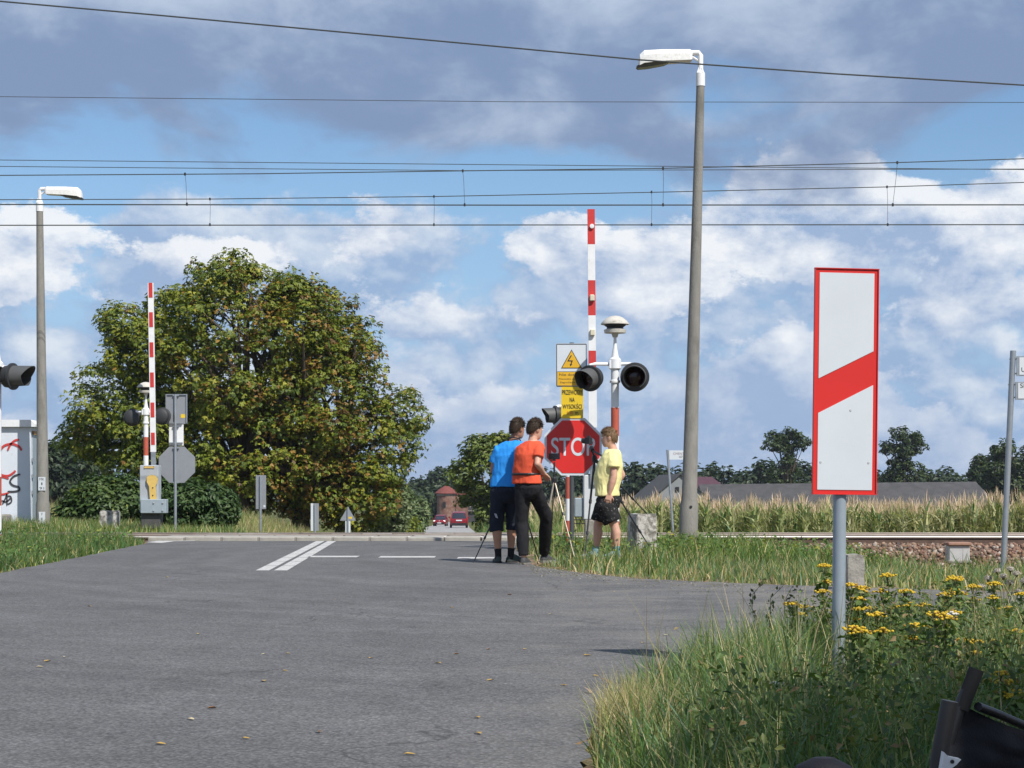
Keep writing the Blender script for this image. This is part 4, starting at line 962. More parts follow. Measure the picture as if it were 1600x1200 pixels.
# ------------------------------------------------------------------ structures, signs, signals
white_p = mat('white_paint', (.72, .73, .74), .5, var=.06, vscale=7, color2=(.55, .55, .53), c2scale=9, c2lo=.62, c2hi=.8)
red_p = mat('red_paint', (.52, .035, .03), .5, var=.12, vscale=8)
red_old = mat('faded_red_paint', (.42, .085, .05), .6, var=.15, vscale=9, color2=(.3, .14, .1), c2scale=12, c2lo=.6, c2hi=.75)
sign_red = mat('sign_red', (.60, .022, .018), .42, var=.05, vscale=3)
sign_white = mat('sign_white', (.58, .62, .66), .4, var=.05, vscale=4, color2=(.43, .45, .47), c2scale=16, c2lo=.64, c2hi=.80, detail=9)
sign_yellow = mat('sign_yellow', (.72, .50, .02), .45, var=.06, vscale=6)
sign_amber = mat('sign_amber', (.66, .38, .02), .45, var=.06, vscale=6)
sign_back = mat('sign_back_grey', (.27, .285, .31), .5, .25, var=.08, vscale=4)
black_p = mat('black_paint', (.014, .014, .016), .5)
ink = mat('black_ink', (.02, .02, .022), .6)
ink_red = mat('orange_ink', (.66, .16, .02), .6)
galv = mat('galvanised_steel', (.34, .37, .40), .42, .55, var=.12, vscale=14)
post_grey = mat('grey_post_paint', (.30, .35, .40), .45, .2, var=.07, vscale=9, color2=(.22, .24, .26), c2scale=20, c2lo=.62, c2hi=.75)
dark_metal = mat('dark_grey_metal', (.030, .032, .035), .6, .1, var=.1)
lens_m = mat('dark_red_lens', (.018, .004, .004), .15)
concrete_p = mat('lamp_post_concrete', (.215, .208, .188), .92, var=.16, vscale=9, bump=.45, bscale=70, color2=(.15, .143, .125), c2scale=5, c2lo=.5, c2hi=.7, stretch=(1, 1, .35))
concrete_w = mat('lichened_concrete', (.46, .44, .41), .95, var=.15, vscale=8, bump=.6, bscale=30, color2=(.16, .15, .13), c2scale=9, c2lo=.45, c2hi=.58)
concrete_g = mat('grey_concrete', (.28, .265, .235), .95, var=.15, vscale=8, bump=.5, bscale=30, color2=(.17, .16, .14), c2scale=9, c2lo=.5, c2hi=.68)
cast_iron_w = mat('weathered_off_white', (.50, .48, .43), .7, var=.15, vscale=10, color2=(.25, .22, .18), c2scale=14, c2lo=.58, c2hi=.75)
glass_d = mat('lamp_diffuser', (.09, .095, .09), .2)
cab_m = mat('cabinet_pale_blue', (.62, .66, .72), .5, var=.05, vscale=3, color2=(.45, .47, .49), c2scale=7, c2lo=.64, c2hi=.8)
steel_box = mat('light_steel_blue', (.36, .42, .46), .45, .3, var=.1, vscale=8, color2=(.22, .23, .24), c2scale=16, c2lo=.6, c2hi=.75)
yel_handle = mat('ochre_yellow_paint', (.62, .43, .12), .55, var=.1, vscale=12)

_tm = text_mesh
def text_fit(s, w, h, material, parent, loc, right=(1, 0, 0), up=(0, 0, 1), name='lettering', bold=0.0):
    o = _tm(s, 1.0, material, parent, (0, 0, 0), (1, 0, 0), (0, 1, 0), name=name, bold=bold, ext=0.0)
    me = o.data; co = np.array([v.co[:] for v in me.vertices]); mn, mx = co.min(0), co.max(0); sp = np.maximum(mx - mn, 1e-6)
    r, u = Vector(right).normalized(), Vector(up).normalized(); n = r.cross(u)
    for v in me.vertices:
        v.co = r * ((v.co.x - (mn[0] + mx[0]) / 2) / sp[0] * w) + u * ((v.co.y - (mn[1] + mx[1]) / 2) / sp[1] * h) + n * 0
    o.location = loc
    return o
FWD = Vector((0, -1, 0))                                         # towards the viewer

def rect(w, h, cx=0, cy=0): return [(cx - w / 2, cy - h / 2), (cx + w / 2, cy - h / 2), (cx + w / 2, cy + h / 2), (cx - w / 2, cy + h / 2)]
def rrect(w, h, r, cx=0, cy=0, n=4):
    p = []
    for sx, sy, a0 in ((1, -1, -90), (1, 1, 0), (-1, 1, 90), (-1, -1, 180)):
        for k in range(n + 1):
            a = R(a0 + 90 * k / n); p.append((cx + sx * (w / 2 - r) + r * math.cos(a), cy + sy * (h / 2 - r) + r * math.sin(a)))
    return p
def octa(r): return [(r / math.cos(R(22.5)) * math.cos(R(22.5 + 45 * k)), r / math.cos(R(22.5)) * math.sin(R(22.5 + 45 * k))) for k in range(8)]
def plate(parent, name, poly, loc, m, t=.003, right=(1, 0, 0), up=(0, 0, 1)):
    r, u = Vector(right).normalized(), Vector(up).normalized(); n = r.cross(u)
    mb = MB(); mb.prism(poly, (0, 0, 0), r, u, n, t); o = mb.build(name, m, parent, loc=loc); return o

# --- concrete street lamps
def street_lamp(label, bpx, by, d, tpx, ty, collar_y, r_base, r_coll, r_top, head_dir, plates):
    x0 = WX(bpx, d); z0 = float(ground_z(x0, d)); e = empty('street_lamp', (x0, d, z0), label, 'street lamp', 'concrete street lamps at the crossing')
    top = Vector((WX(tpx, d) - x0, 0, WZ(ty, d) - z0)); ax = lambda z: top * (z / top.z)
    zc = WZ(collar_y, d) - z0
    mb = MB(); prof = [(-.3, r_base), (zc - .06, r_base * .97), (zc + .04, r_coll), (top.z * .5, (r_coll + r_top) / 2), (top.z - .02, r_top)]
    rings = []
    for z, r in prof:
        c = ax(z); rings.append([c + Vector((r * math.cos(2 * math.pi * k / 20), r * math.sin(2 * math.pi * k / 20), 0)) for k in range(20)])
    mb.loft(rings); mb.build('pole', concrete_p, e, smooth=35)
    c = ax(top.z)
    mb = MB(); mb.lathe([(r_top * 1.12, -.04), (r_top * 1.12, .17), (r_top * .75, .2), (r_top * .5, .26)], c, 16)
    for k in range(4):
        a = k * math.pi / 2 + .4; mb.prism([(0, 0), (r_top * 1.1, 0), (r_top * .5, .12)], c + Vector((0, -.006, .17)), Vector((math.cos(a), math.sin(a), 0)), (0, 0, 1), Vector((-math.sin(a), math.cos(a), 0)), .012)
    mb.build('sleeve', white_p, e, smooth=35)
    mb = MB(); hd = head_dir; k_ = d / 29.0
    mb.tube([c + Vector((0, 0, .2)), c + Vector((0, 0, .46)), c + Vector((hd * .03, 0, .5)), c + Vector((hd * .2, 0, .5))], .045, 10); mb.tube([c + Vector((hd * .02, 0, .36)), c + Vector((hd * .17, 0, .46))], .02, 6)
    mb.build('bracket', white_p, e, smooth=40)
    # lamp head: tilted casing with a shallow diffuser below
    L_ = .90; o = c + Vector((hd * .14, 0, .44))
    rings = []
    for t, zb, zt, hw in ((0, -.06, .085, .09), (.04, -.075, .105, .12), (.55, -.10, .10, .145), (.86, -.13, .085, .14), (.94, -.16, .02, .12), (.96, -.165, -.05, .10)):
        xx = hd * L_ * t
        rings.append([o + Vector((xx, -hw, zb)), o + Vector((xx, hw, zb)), o + Vector((xx, hw, zb + .6 * (zt - zb))), o + Vector((xx, hw * .55, zt)), o + Vector((xx, -hw * .55, zt)), o + Vector((xx, -hw, zb + .6 * (zt - zb)))])
    mb = MB(); mb.loft(rings); hdobj = mb.build('lamp_head', cast_iron_w if False else mat('lamp_casing_white', (.74, .74, .72), .55, var=.12, vscale=22, color2=(.5, .49, .45), c2scale=30, c2lo=.55, c2hi=.7), e, smooth=30)
    rings = []
    for t, zb, hw in ((.42, -.105, .10), (.5, -.135, .125), (.8, -.185, .125), (.97, -.20, .11), (1.0, -.18, .09)):
        xx = hd * L_ * t; zt = np.interp(t, [.4, .55, .86, 1.0], [-.095, -.101, -.131, -.168])
        rings.append([o + Vector((xx, -hw, zt)), o + Vector((xx, hw, zt)), o + Vector((xx, hw * .7, zb)), o + Vector((xx, -hw * .7, zb))])
    mb = MB(); mb.loft(rings); mb.build('diffuser', glass_d, hdobj, smooth=30)
    for zz, w, h, txt in plates:
        rr = r_coll if zz > zc else r_base
        p = ax(zz) + Vector((.02, -rr - .004, 0)); pl = plate(e, 'number_plate', rect(w, h), p, sign_white, .004, (1, 0, 0), (0, 0, 1))
        for k, s_ in enumerate(txt): text_fit(s_, w * (.66 if len(s_) > 1 else .16), h / len(txt) * .55, ink, pl, (0, -.006, h / 2 - h / len(txt) * (k + .5)), name='lettering')
    if not plates:
        mb = MB(); mb.lathe([(.022, 0), (.022, .01), (.012, .012)], ax(zc - .09) + Vector((.015, -r_base + .004, 0)), 10, axis=FWD); mb.build('service_hole', black_p, e)
    return e
street_lamp('tall concrete lamp post standing in the grass right of the boy in yellow', 1075, 850, 29.0, 1094.5, 131, 783, .155, .125, .066, -1, [])
street_lamp('concrete lamp post with white number plates beside the graffitied cabinet', 67.5, 822, 42.6, 62, 328, 785, .170, .145, .078, 1, [(WZ(756, 42.5) - float(ground_z(-11, 42.5)), .17, .32, ('MK', '1', '91')), (WZ(811, 42.5) - float(ground_z(-11, 42.5)), .15, .34, ('P', '1', '0'))])

# --- signals
def signal_head(parent, c, dr, r=.205, name='signal_light', hood=.26):
    dr = Vector(dr).normalized(); up = Vector((0, 0, 1)); rt = dr.cross(up).normalized(); up = rt.cross(dr)
    P = lambda a, rad, t: c + (rt * math.cos(a) + up * math.sin(a)) * rad + dr * t
    n = 28
    mb = MB(); rings = [[P(2 * math.pi * k / n, rad, t) for k in range(n)] for rad, t in ((r * .55, -.16), (r * .8, -.13), (r * .86, -.03), (r, -.02), (r, .012), (r * .9, .016))]
    mb.loft(rings); h = mb.build(name, dark_metal, parent, smooth=35)
    mb = MB(); rings = [[P(2 * math.pi * k / n, rad, t) for k in range(n)] for rad, t in ((r * .66, .012), (r * .6, .028), (r * .35, .045), (r * .05, .052))]
    mb.loft(rings); mb.build('lens', lens_m, h, smooth=40)
    mb = MB(); m_ = 30; a0, a1 = R(-62), R(242); out = []; inn = []
    for k in range(m_ + 1):
        a = a0 + (a1 - a0) * k / m_; ln = hood * (.62 + .38 * max(0, math.sin(a)))
        out.append([P(a, r * .80, .01), P(a, r * .76, ln), P(a, r * .735, ln), P(a, r * .775, .01)])
    mb.loft(out, cap=True)
    mb.build('hood', mat('hood_grey', (.085, .087, .088), .6, .1, var=.15), h, smooth=35)
    return h
def signal_mast(label, px, d, light_y, heads, band0, band, siren=True, z_foot=None, colors=None, top_r=.055, crossbar=None, band_n=6):
    x0 = WX(px, d); z0 = float(ground_z(x0, d)); e = empty('signal_mast', (x0, d, z0), label, 'signal', 'crossing signal masts')
    zl = WZ(light_y, d) - z0 + .16
    zb = WZ(band0, d) - z0
    segs = []; z = zl
    mb = MB(); mb.lathe([(top_r, zb), (top_r, zl - .02)], (0, 0, 0), 18); mb.build('pole_band', white_p, e, smooth=35)
    k = 0; z = zb
    while z > 0:
        z2 = max(z - band, -.15); mb = MB(); mb.lathe([(top_r * (1.04 + .01 * k), z2), (top_r * (1.04 + .01 * k), z)], (0, 0, 0), 18); mb.build('pole_band', red_old if k % 2 == 0 else white_p, e, smooth=35); z = z2; k += 1
        if z2 <= -.15: break
    mb = MB(); mb.lathe([(top_r * 1.35, zl - .26), (top_r * 1.35, zl - .23), (top_r * 1.05, zl - .22), (top_r * 1.05, zl - .08), (top_r * 1.5, zl - .06), (top_r * 1.5, zl + .07), (top_r * .95, zl + .1), (top_r * .45, zl + .26), (top_r * .36, zl + .39)], (0, 0, 0), 16)
    mb.box((0, 0, zl), (top_r * 3.0, top_r * 2.2, .12)); mb.build('cap_joint', white_p, e, smooth=35)
    if siren:
        zc = zl + .41
        mb = MB(); mb.lathe([(.035, -.03), (.05, .02), (.15, .03), (.158, .075), (.13, .085)], (0, 0, zc), 24); s_ = mb.build('siren', cast_iron_w, e, smooth=35)
        MB().lathe([(.12, .086), (.115, .11), (.15, .135), (.15, .152)], (0, 0, zc), 24).build('sound_gap', dark_metal, s_, smooth=35)
        mb = MB(); mb.lathe([(.20, .15), (.20, .162), (.165, .205), (.115, .245), (.06, .268), (.02, .274)], (0, 0, zc), 24); mb.build('dome', cast_iron_w, s_, smooth=40)
    for (hx, hy, dr, rr, *hl) in heads:
        c = Vector((WX(hx, d) - x0, -.12 if dr[1] < 0 else .12, WZ(hy, d) - z0)); 
        mb = MB(); mb.tube([(0, 0, zl), (c.x * .75, c.y * .2, zl + .005), (c.x, c.y * .8, zl - .015), (c.x, c.y * .8, c.z)], .025, 8); mb.build('bracket', white_p, e, smooth=40)
        signal_head(e, c, dr, rr, hood=hl[0] if hl else .26)
    return e
signal_mast('red and white signal mast with siren and two lights, tallest, right of the stop sign', 961, 25.24, 587, [(921, 592, (-.55, -.85, -.18), .185), (991, 590, (-.10, -1, -.06), .205)], 637, .40)
signal_mast('signal mast with siren and two black light backs beside the far barrier', 228, 40.7, 655, [(205, 652, (-.1, 1, -.05), .2), (252, 650, (.1, 1, -.05), .2)], 683, .42)
signal_mast('thin striped signal mast with one visor light, hidden behind the stop sign', 888, 27.0, 652, [(867, 650, (-.96, -.25, -.03), .15, .20)], 745, .33, siren=False, top_r=.042)
signal_mast('near signal mast at the left picture edge with a large grey visor', -4, 28.0, 590, [(24, 589, (.96, -.26, .0), .21, .36), (-20, 590, (.9, -.42, .0), .21, .30)], 745, .45, top_r=.06, siren=False)

# --- barriers
def barrier(label, px_bot, y_bot, px_top, y_top, d, stripes, wid, arm_white_first, lowpx):
    x0 = WX(px_bot, d); z0 = float(ground_z(x0, d)); e = empty('crossing_barrier', (x0, d, z0), label, 'barrier', 'raised crossing barriers')
    T = lambda y: Vector((WX(px_bot + (px_top - px_bot) * (y_bot - y) / (y_bot - y_top), d) - x0, 0, WZ(y, d) - z0))
    return e, T
def arm_piece(e, T, ya, yb, w, m, name, t=.045, dy=0.0):
    a, b = T(ya), T(yb); mb = MB(); rings = []
    for p in (b, a): rings.append([p + Vector(q) for q in ((-w / 2, -t / 2 + dy, 0), (w / 2, -t / 2 + dy, 0), (w / 2, t / 2 + dy, 0), (-w / 2, t / 2 + dy, 0))])
    mb.loft(rings); return mb.build(name, m, e)
def right_barrier():
    d = 27.6; e, T = barrier('raised red and white barrier arm beside the stop sign, nearer barrier', 927, 745, 923.5, 327, d, None, None, None, None)
    s = FPX / d; w = 11.5 / s
    ys = [327, 382, 438, 493, 548, 603]
    for k in range(5): arm_piece(e, T, ys[k], ys[k + 1], w, red_p if k % 2 == 0 else white_p, 'arm_stripe')
    arm_piece(e, T, 603, 668, w * 1.12, white_p, 'arm_stripe'); arm_piece(e, T, 668, 758, w * .8, galv, 'arm_root', .06)
    for yy in (466, 520): 
        p = T(yy); mb = MB(); mb.bbox((p.x + .003, -.05, p.z), (.075, .06, .1), .012); mb.build('arm_light', mat('cream_plastic', (.6, .55, .42), .5), e)
    p = T(354); mb = MB(); mb.lathe([(.035, 0), (.035, .03), (.015, .032)], (p.x + .01, -.024, p.z), 12, axis=FWD); mb.build('arm_lamp', white_p, e)
    z0 = e.location.z; box = lambda x0, x1, y0, y1, dep, m, n, dy=0: MB().bbox(((WX((x0 + x1) / 2, d) - e.location.x), dy, (WZ(y0, d) + WZ(y1, d)) / 2 - z0), ((x1 - x0) / s, dep, (y1 - y0) / s), .012).build(n, m, e)
    box(912, 937, 742, 812, .3, mat('barrier_cabinet_white', (.58, .60, .62), .5, var=.08, vscale=6), 'machine_cabinet', .16)
    box(898, 912, 778, 808, .2, steel_box, 'motor_box', .16); box(914, 938, 812, 850, .3, concrete_g, 'base', .16)
    mb = MB(); 
    for yy in (812, 818): mb.tube([(WX(897, d) - e.location.x, -.06, WZ(yy, d) - z0), (WX(914, d) - e.location.x, -.06, WZ(yy, d) - z0)], .008, 6)
    mb.build_each('cable_rail', black_p, e)
right_barrier()
def left_barrier():
    d = 40.0; s = FPX / d; e, T = barrier('raised white barrier arm with red patches in front of the chestnut tree, farther barrier', 240, 727, 235.5, 442, d, None, None, None, None)
    z0 = e.location.z; x0 = e.location.x
    arm_piece(e, T, 442, 706, 8.6 / s, white_p, 'arm')
    for ya, yb in ((442, 465), (488, 511), (535, 558), (582, 605), (629, 652), (676, 695)): arm_piece(e, T, ya, yb, 5.8 / s, red_p, 'red_patch', .006, -.027)
    arm_piece(e, T, 706, 742, 7 / s, galv, 'arm_root', .06)
    box = lambda xa, xb, ya, yb, dep, m, n, dy=0: MB().bbox(((WX((xa + xb) / 2, d) - x0), dy, (WZ(ya, d) + WZ(yb, d)) / 2 - z0), ((xb - xa) / s, dep, (yb - ya) / s), .012).build(n, m, e)
    cab = box(219, 248, 727, 800, .35, mat('barrier_cabinet_grey', (.36, .39, .42), .5, var=.08, vscale=5), 'machine_cabinet', .12)
    box(226, 242, 728.5, 731.5, .01, yel_handle, 'yellow_label', -.066)
    box(221.5, 261, 780, 802, .30, steel_box, 'steel_box', .0)
    box(221, 251, 802, 826, .34, mat('dark_plinth', (.07, .07, .068), .9, var=.2), 'base', .12)
    # ochre crank lever
    P = [(WX(a, d) - x0, WZ(b, d) - z0) for a, b in ((231, 746), (234, 743), (240, 742), (245, 744), (248, 749), (247, 755), (244.5, 760), (246, 781), (236, 781), (234.5, 760), (231, 753))]
    mb = MB(); mb.prism(P, (0, -.078, 0), (1, 0, 0), (0, 0, 1), (0, -1, 0), .045); lv = mb.build('crank_lever', yel_handle, e)
    mb = MB()
    for yy in (762, 774): mb.lathe([(.016, 0), (.012, .01)], (WX(240.5, d) - x0, -.124, WZ(yy, d) - z0), 8, axis=FWD)
    mb.build_each('bolt', black_p, lv)
    mb = MB()
    for xx in (242, 256):
        for yy in (786, 798): mb.lathe([(.022, 0), (.02, .014), (.008, .018)], (WX(xx, d) - x0, -.151, WZ(yy, d) - z0), 8, axis=FWD)
    mb.build_each('bolt', galv, e)
left_barrier()

# --- stop sign with its warning plates (near, front side)
def stop_sign():
    d = 25.7; s = FPX / d; x0 = WX(893.5, d); z0 = float(ground_z(x0, d)); e = empty('stop_sign', (x0, d, z0), 'red octagonal stop sign under two yellow warning plates behind the boys', 'stop sign')
    L = lambda px, py, dy=0.0: Vector((WX(px, d) - x0, dy, WZ(py, d) - z0))
    mb = MB(); mb.lathe([(.033, -.2), (.033, WZ(535, d) - z0)], (0, .04, 0), 12); mb.build('post', mat('dark_post', (.075, .08, .085), .5, .3, var=.1), e, smooth=40)
    o = plate(e, 'stop_plate', octa(.412), L(895.5, 698), sign_white, -.004); 
    inner = plate(o, 'red_field', octa(.378), (0, -.004 + .0, 0), sign_red, .004)
    inner.location = (0, -.001, 0)
    text_fit('STOP', .63, .262, sign_white, o, (0, -.0085, .0), name='lettering', bold=.010)
    a = plate(e, 'warning_plate', rrect(.445, .625, .025), L(893, 570.5), sign_white, -.004)
    ed = MB()
    for w_, h_ in ((.425, .605),):
        t = .008
        ed.prism(rect(w_, t, 0, h_ / 2), (0, -.002, 0), (1, 0, 0), (0, 0, 1), FWD, .003); ed.prism(rect(w_, t, 0, -h_ / 2), (0, -.002, 0), (1, 0, 0), (0, 0, 1), FWD, .003)
        ed.prism(rect(t, h_ - t, -w_ / 2, 0), (0, -.002, 0), (1, 0, 0), (0, 0, 1), FWD, .003); ed.prism(rect(t, h_ - t, w_ / 2, 0), (0, -.002, 0), (1, 0, 0), (0, 0, 1), FWD, .003)
    ed.build('border', ink, a)
    plate(a, 'amber_field', rect(.408, .195, 0, -.195), (0, -.001, 0), sign_amber, .003)
    plate(a, 'field_line', rect(.408, .008, 0, -.095), (0, -.001, 0), ink, .003)
    plate(a, 'triangle_border', [(-.15, -.045), (.15, -.045), (0, .225)], (0, -.001, 0), ink, .003)
    plate(a, 'triangle', [(-.133, -.036), (.133, -.036), (0, .204)], (0, -.002, 0), sign_amber, .0045)
    plate(a, 'lightning', [(.0, .14), (.018, .14), (-.026, .068), (.032, .068), (.012, .012), (.024, .012), (-.004, -.02), (-.014, .016), (-.003, .014), (.008, .052), (-.05, .052)], (-.012, -.003, 0), ink, .005)
    text_fit('Nie dotykać', .35, .05, ink, a, (0, -.0055, -.14)); text_fit('Przewodów nie dotykać', .36, .030, ink, a, (0, -.0055, -.20)); text_fit('Zagrożenie życia', .34, .030, ink, a, (0, -.0055, -.25))
    b = plate(e, 'height_plate', rrect(.315, .45, .012), L(894, 629), sign_yellow, -.004)
    b.location.y = -.012
    for t_, w_, h_, z_ in (('PRZEWODY', .29, .066, .147), ('NA', .07, .064, .041), ('WYSOKŚCI', .275, .084, -.046)): text_fit(t_, w_, h_, ink, b, (0, -.0055, z_), bold=.006)
    text_fit('5.40', .09, .05, ink_red, b, (-.03, -.0055, -.15)); text_fit('m', .045, .038, ink, b, (.065, -.0055, -.155))
    mb = MB()
    for yy in (550, 590, 615, 645, 670, 730): mb.box(L(893.5, yy, .036), (.11, .05, .03))
    mb.build_each('clamp', galv, e)
stop_sign()
def sign_backs():
    d = 41.0; s = FPX / d; x0 = WX(274, d); z0 = float(ground_z(x0, d)); e = empty('stop_sign', (x0, d, z0), 'grey back of an octagonal sign on its post beside the far barrier', 'stop sign')
    L = lambda px, py, dy=0.0: Vector((WX(px, d) - x0, dy, WZ(py, d) - z0))
    mb = MB(); mb.lathe([(.033, -.2), (.033, WZ(616, d) - z0)], (0, 0, 0), 12); mb.build('post', galv, e, smooth=40)
    o = plate(e, 'octagon_back', octa(.415), L(276, 726, .045), sign_back, .02); plate(e, 'upper_plate_back', rect(.49, .68), L(275.5, 639, .045), sign_back, .02); plate(e, 'middle_plate_back', rect(.33, .50), L(275, 679, .047), white_p, .012)
    mb = MB(); t = .02
    mb.prism(rect(.49, t, 0, .33), L(275.5, 639, .025), (1, 0, 0), (0, 0, 1), FWD, .03); mb.prism(rect(t, .64, -.235, 0), L(275.5, 639, .025), (1, 0, 0), (0, 0, 1), FWD, .03); mb.prism(rect(t, .64, .235, 0), L(275.5, 639, .025), (1, 0, 0), (0, 0, 1), FWD, .03); mb.build('plate_rim', galv, e)
    plate(e, 'yellow_sticker', rrect(.10, .09, .02), L(285.5, 650, .024), sign_yellow, .003)
    mb = MB()
    for yy in (618, 661, 666, 692, 700, 754): mb.box(L(275, yy, .005), (.30 if yy in (661, 692) else .14, .05, .025))
    mb.build_each('clamp', galv, e)
    def back(label, px, d, parts, post_y, name='countdown_sign', cat='road sign', gr='sign backs along the far road'):
        s = FPX / d; x0 = WX(px, d); z0 = float(ground_z(x0, d)); e = empty(name, (x0, d, z0), label, cat, gr)
        mb = MB(); mb.lathe([(.034, -.3), (.034, WZ(post_y, d) - z0)], (0, 0, 0), 10); mb.build('post', galv, e, smooth=40)
        for nm, poly, cx_, cy_, m in parts: plate(e, nm, [(a / s, b / s) for a, b in poly], (WX(cx_, d) - x0, .04, WZ(cy_, d) - z0), m, .02)
        return e
    a = back('grey back of a tall countdown board under the chestnut tree', 407, 54, [('board_back', rect(16, 53), 407.5, 769, sign_back)], 744)
    plate(a, 'sticker', rect(.06, .07), (WX(413, 54) - a.location.x, .018, WZ(791, 54) - a.location.z), sign_white, .003)
    back('white-edged grey back of a countdown board near the chestnut trunk', 492, 60, [('board_back', rect(8, 43), 494, 808, sign_back), ('white_side', rect(4, 43), 487.5, 808, sign_white)], 788)
    t = back('grey back of a triangular warning sign beside the far road', 543.5, 70, [('triangle_back', [(-12.5, -10.5), (12.5, -10.5), (0, 11.5)], 543.5, 803, sign_back), ('lower_plate_back', rect(8, 18), 543.5, 823, sign_white)], 792, 'warning_sign')
    plate(t, 'sticker', rect(.15, .08), (.085, .018, WZ(809, 70) - t.location.z), sign_yellow, .003)
sign_backs()

# --- near countdown board
def countdown():
    d = 8.33; s = FPX / d; x0 = WX(1311, d); z0 = float(ground_z(x0, d)); e = empty('countdown_sign', (x0, d, z0), 'tall white countdown board with one red diagonal stripe on a grey post', 'road sign')
    L = lambda px, py, dy=0.0: Vector((WX(px, d) - x0, dy, WZ(py, d) - z0))
    mb = MB(); mb.tube([L(1311, 1130, .035), L(1315, 700, .035), L(1318.5, 440, .035)], .0305, 20); mb.build('post', post_grey, e, smooth=40)
    ctr = L(1321.5, 596); up = (L(1324, 420) - L(1319.5, 772)).normalized(); rt = Vector((1, 0.10, -.012)).normalized(); up = (up - rt * up.dot(rt)).normalized(); n = rt.cross(up)
    W_, H_ = 101 / s, 352.5 / s; b = 6.8 / s
    mb = MB(); mb.prism(rect(W_, H_), (0, 0, 0), rt, up, -n, .018); board = mb.build('board', sign_red, e, loc=ctr)
    wl, wr, wt, wb = -W_ / 2 + b, W_ / 2 - b, H_ / 2 - b, -H_ / 2 + b
    q = lambda py: (596 - py) / s
    def fld(poly, nm): m_ = MB(); m_.prism(poly, (0, 0, 0), rt, up, n, .0025); return m_.build(nm, sign_white, board, loc=(0, 0, 0))
    fld([(wl, q(592)), (wr, q(548)), (wr, wt), (wl, wt)], 'white_field'); fld([(wl, wb), (wr, wb), (wr, q(601)), (wl, q(646))], 'white_field')
    rim = MB(); 
    for poly in (rect(W_ + .006, .004, 0, H_ / 2), rect(W_ + .006, .004, 0, -H_ / 2), rect(.004, H_, -W_ / 2, 0), rect(.004, H_, W_ / 2, 0)): rim.prism(poly, n * -.014, rt, up, n, .020)
    rim.build('rim', sign_red, board)
    dm = MB(); 
    for px_, py_ in ((1281, 722), (1358, 723), (1329, 641)): 
        v = L(px_, py_) - ctr; dm.lathe([(.006, 0), (.005, .002)], rt * v.dot(rt) + up * v.dot(up) + n * .0025, 8, axis=n)
    dm.build_each('rivet', mat('rivet_grey', (.45, .46, .48), .6), board)
    cl = MB()
    for py_ in (500, 640, 740): cl.box(L(1316, py_, .03), (.10, .05, .025))
    cl.build_each('clamp', galv, e)
countdown()

# --- street-name signs
def name_posts():
    d = 22.0; s = FPX / d; x0 = WX(1568, d); z0 = float(ground_z(x0, d)); e = empty('street_name_sign', (x0, d, z0), 'leaning grey post with two white street-name plates at the right edge', 'street sign', 'street-name signs')
    L = lambda px, py, dy=0.0: Vector((WX(px, d) - x0, dy, WZ(py, d) - z0))
    mb = MB(); mb.tube([L(1566, 905), L(1568, 880), L(1583, 548)], .036, 12); mb.build('post', galv, e, smooth=40)
    for (xa, ya, yb, tx, ty, tx0) in ((1587, 557, 588, 'UL. POLNA', 578, 1593), (1585, 597, 625, 'SERAFIN', 603, 1592)):
        w = .72; h = (yb - ya) / s; fr = plate(e, 'plate_frame', rect(w, h, w / 2, 0), L(xa, (ya + yb) / 2, -.03), galv, .02)
        pl = plate(fr, 'name_plate', rect(w - .05, h - .03, w / 2 + .005, 0), (0, -.021, 0), sign_white, .004)
        n_ = len(tx); text_fit(tx, .075 * n_ * .62, .055, ink, pl, (.055 + .075 * n_ * .31, -.006, WZ(ty, d) - z0 - L(xa, (ya + yb) / 2).z))
        mb = MB(); 
        for yy in (ya + 4, yb - 4): mb.tube([L(xa - 10, yy), L(xa + 2, yy, -.03)], .009, 6)
        mb.build_each('clamp', galv, e)
    d = 41.0; s = FPX / d; x0 = WX(1052, d); z0 = float(ground_z(x0, d)); e = empty('street_name_sign', (x0, d, z0), 'small white street-name plate on a thin leaning post left of the tall lamp', 'street sign', 'street-name signs')
    L = lambda px, py, dy=0.0: Vector((WX(px, d) - x0, dy, WZ(py, d) - z0))
    mb = MB(); mb.tube([(0, 0, -.2), L(1052, 838), L(1043, 703)], .03, 10); mb.build('post', galv, e, smooth=40)
    w = .62; h = .21; pl = plate(e, 'name_plate', rect(w, h, w / 2, 0), L(1045.5, 711, -.03), sign_white, .006); text_fit('CMENTARNA', .46, .055, mat('faded_ink', (.25, .18, .2), .7), pl, (.32, -.008, .03)); text_fit('47-53', .2, .05, ink, pl, (.32, -.008, -.045))
name_posts()

# --- overhead lines
cop = mat('oxidised_copper_wire', (.075, .085, .085), .6, .5)
def wire_pts(px, d):
    xs = [p[0] for p in px]; ys = [p[1] for p in px]
    sl0 = (ys[1] - ys[0]) / (xs[1] - xs[0]); sl1 = (ys[-1] - ys[-2]) / (xs[-1] - xs[-2])
    q = [(-900, ys[0] - sl0 * 900 - (xs[0] * sl0))] + list(px) + [(2500, ys[-1] + sl1 * (2500 - xs[-1]))]
    return [W(a, b, d) for a, b in q]
def overhead(label, d, contact, messenger, droppers):
    e = empty('overhead_line', (0, d, 0), label, 'overhead wire', 'overhead lines above the tracks')
    loc = lambda p: p - e.location
    MB().tube([loc(p) for p in wire_pts(contact, d)], .0115, 6).build('contact_wire', cop, e)
    MB().tube([loc(p) for p in wire_pts(messenger, d)], .009, 6).build('messenger_wire', cop, e)
    for (xa, ya, xb, yb) in droppers:
        a, b = loc(W(xa, ya, d)), loc(W(xb, yb, d)); dr = MB().tube([a, a.lerp(b, .3) + Vector((.008, 0, 0)), b], .004, 5).build('dropper', cop, e)
        MB().box(b, (.03, .03, .055)).box(a, (.03, .03, .05)).build_each('clamp', black_p, dr)
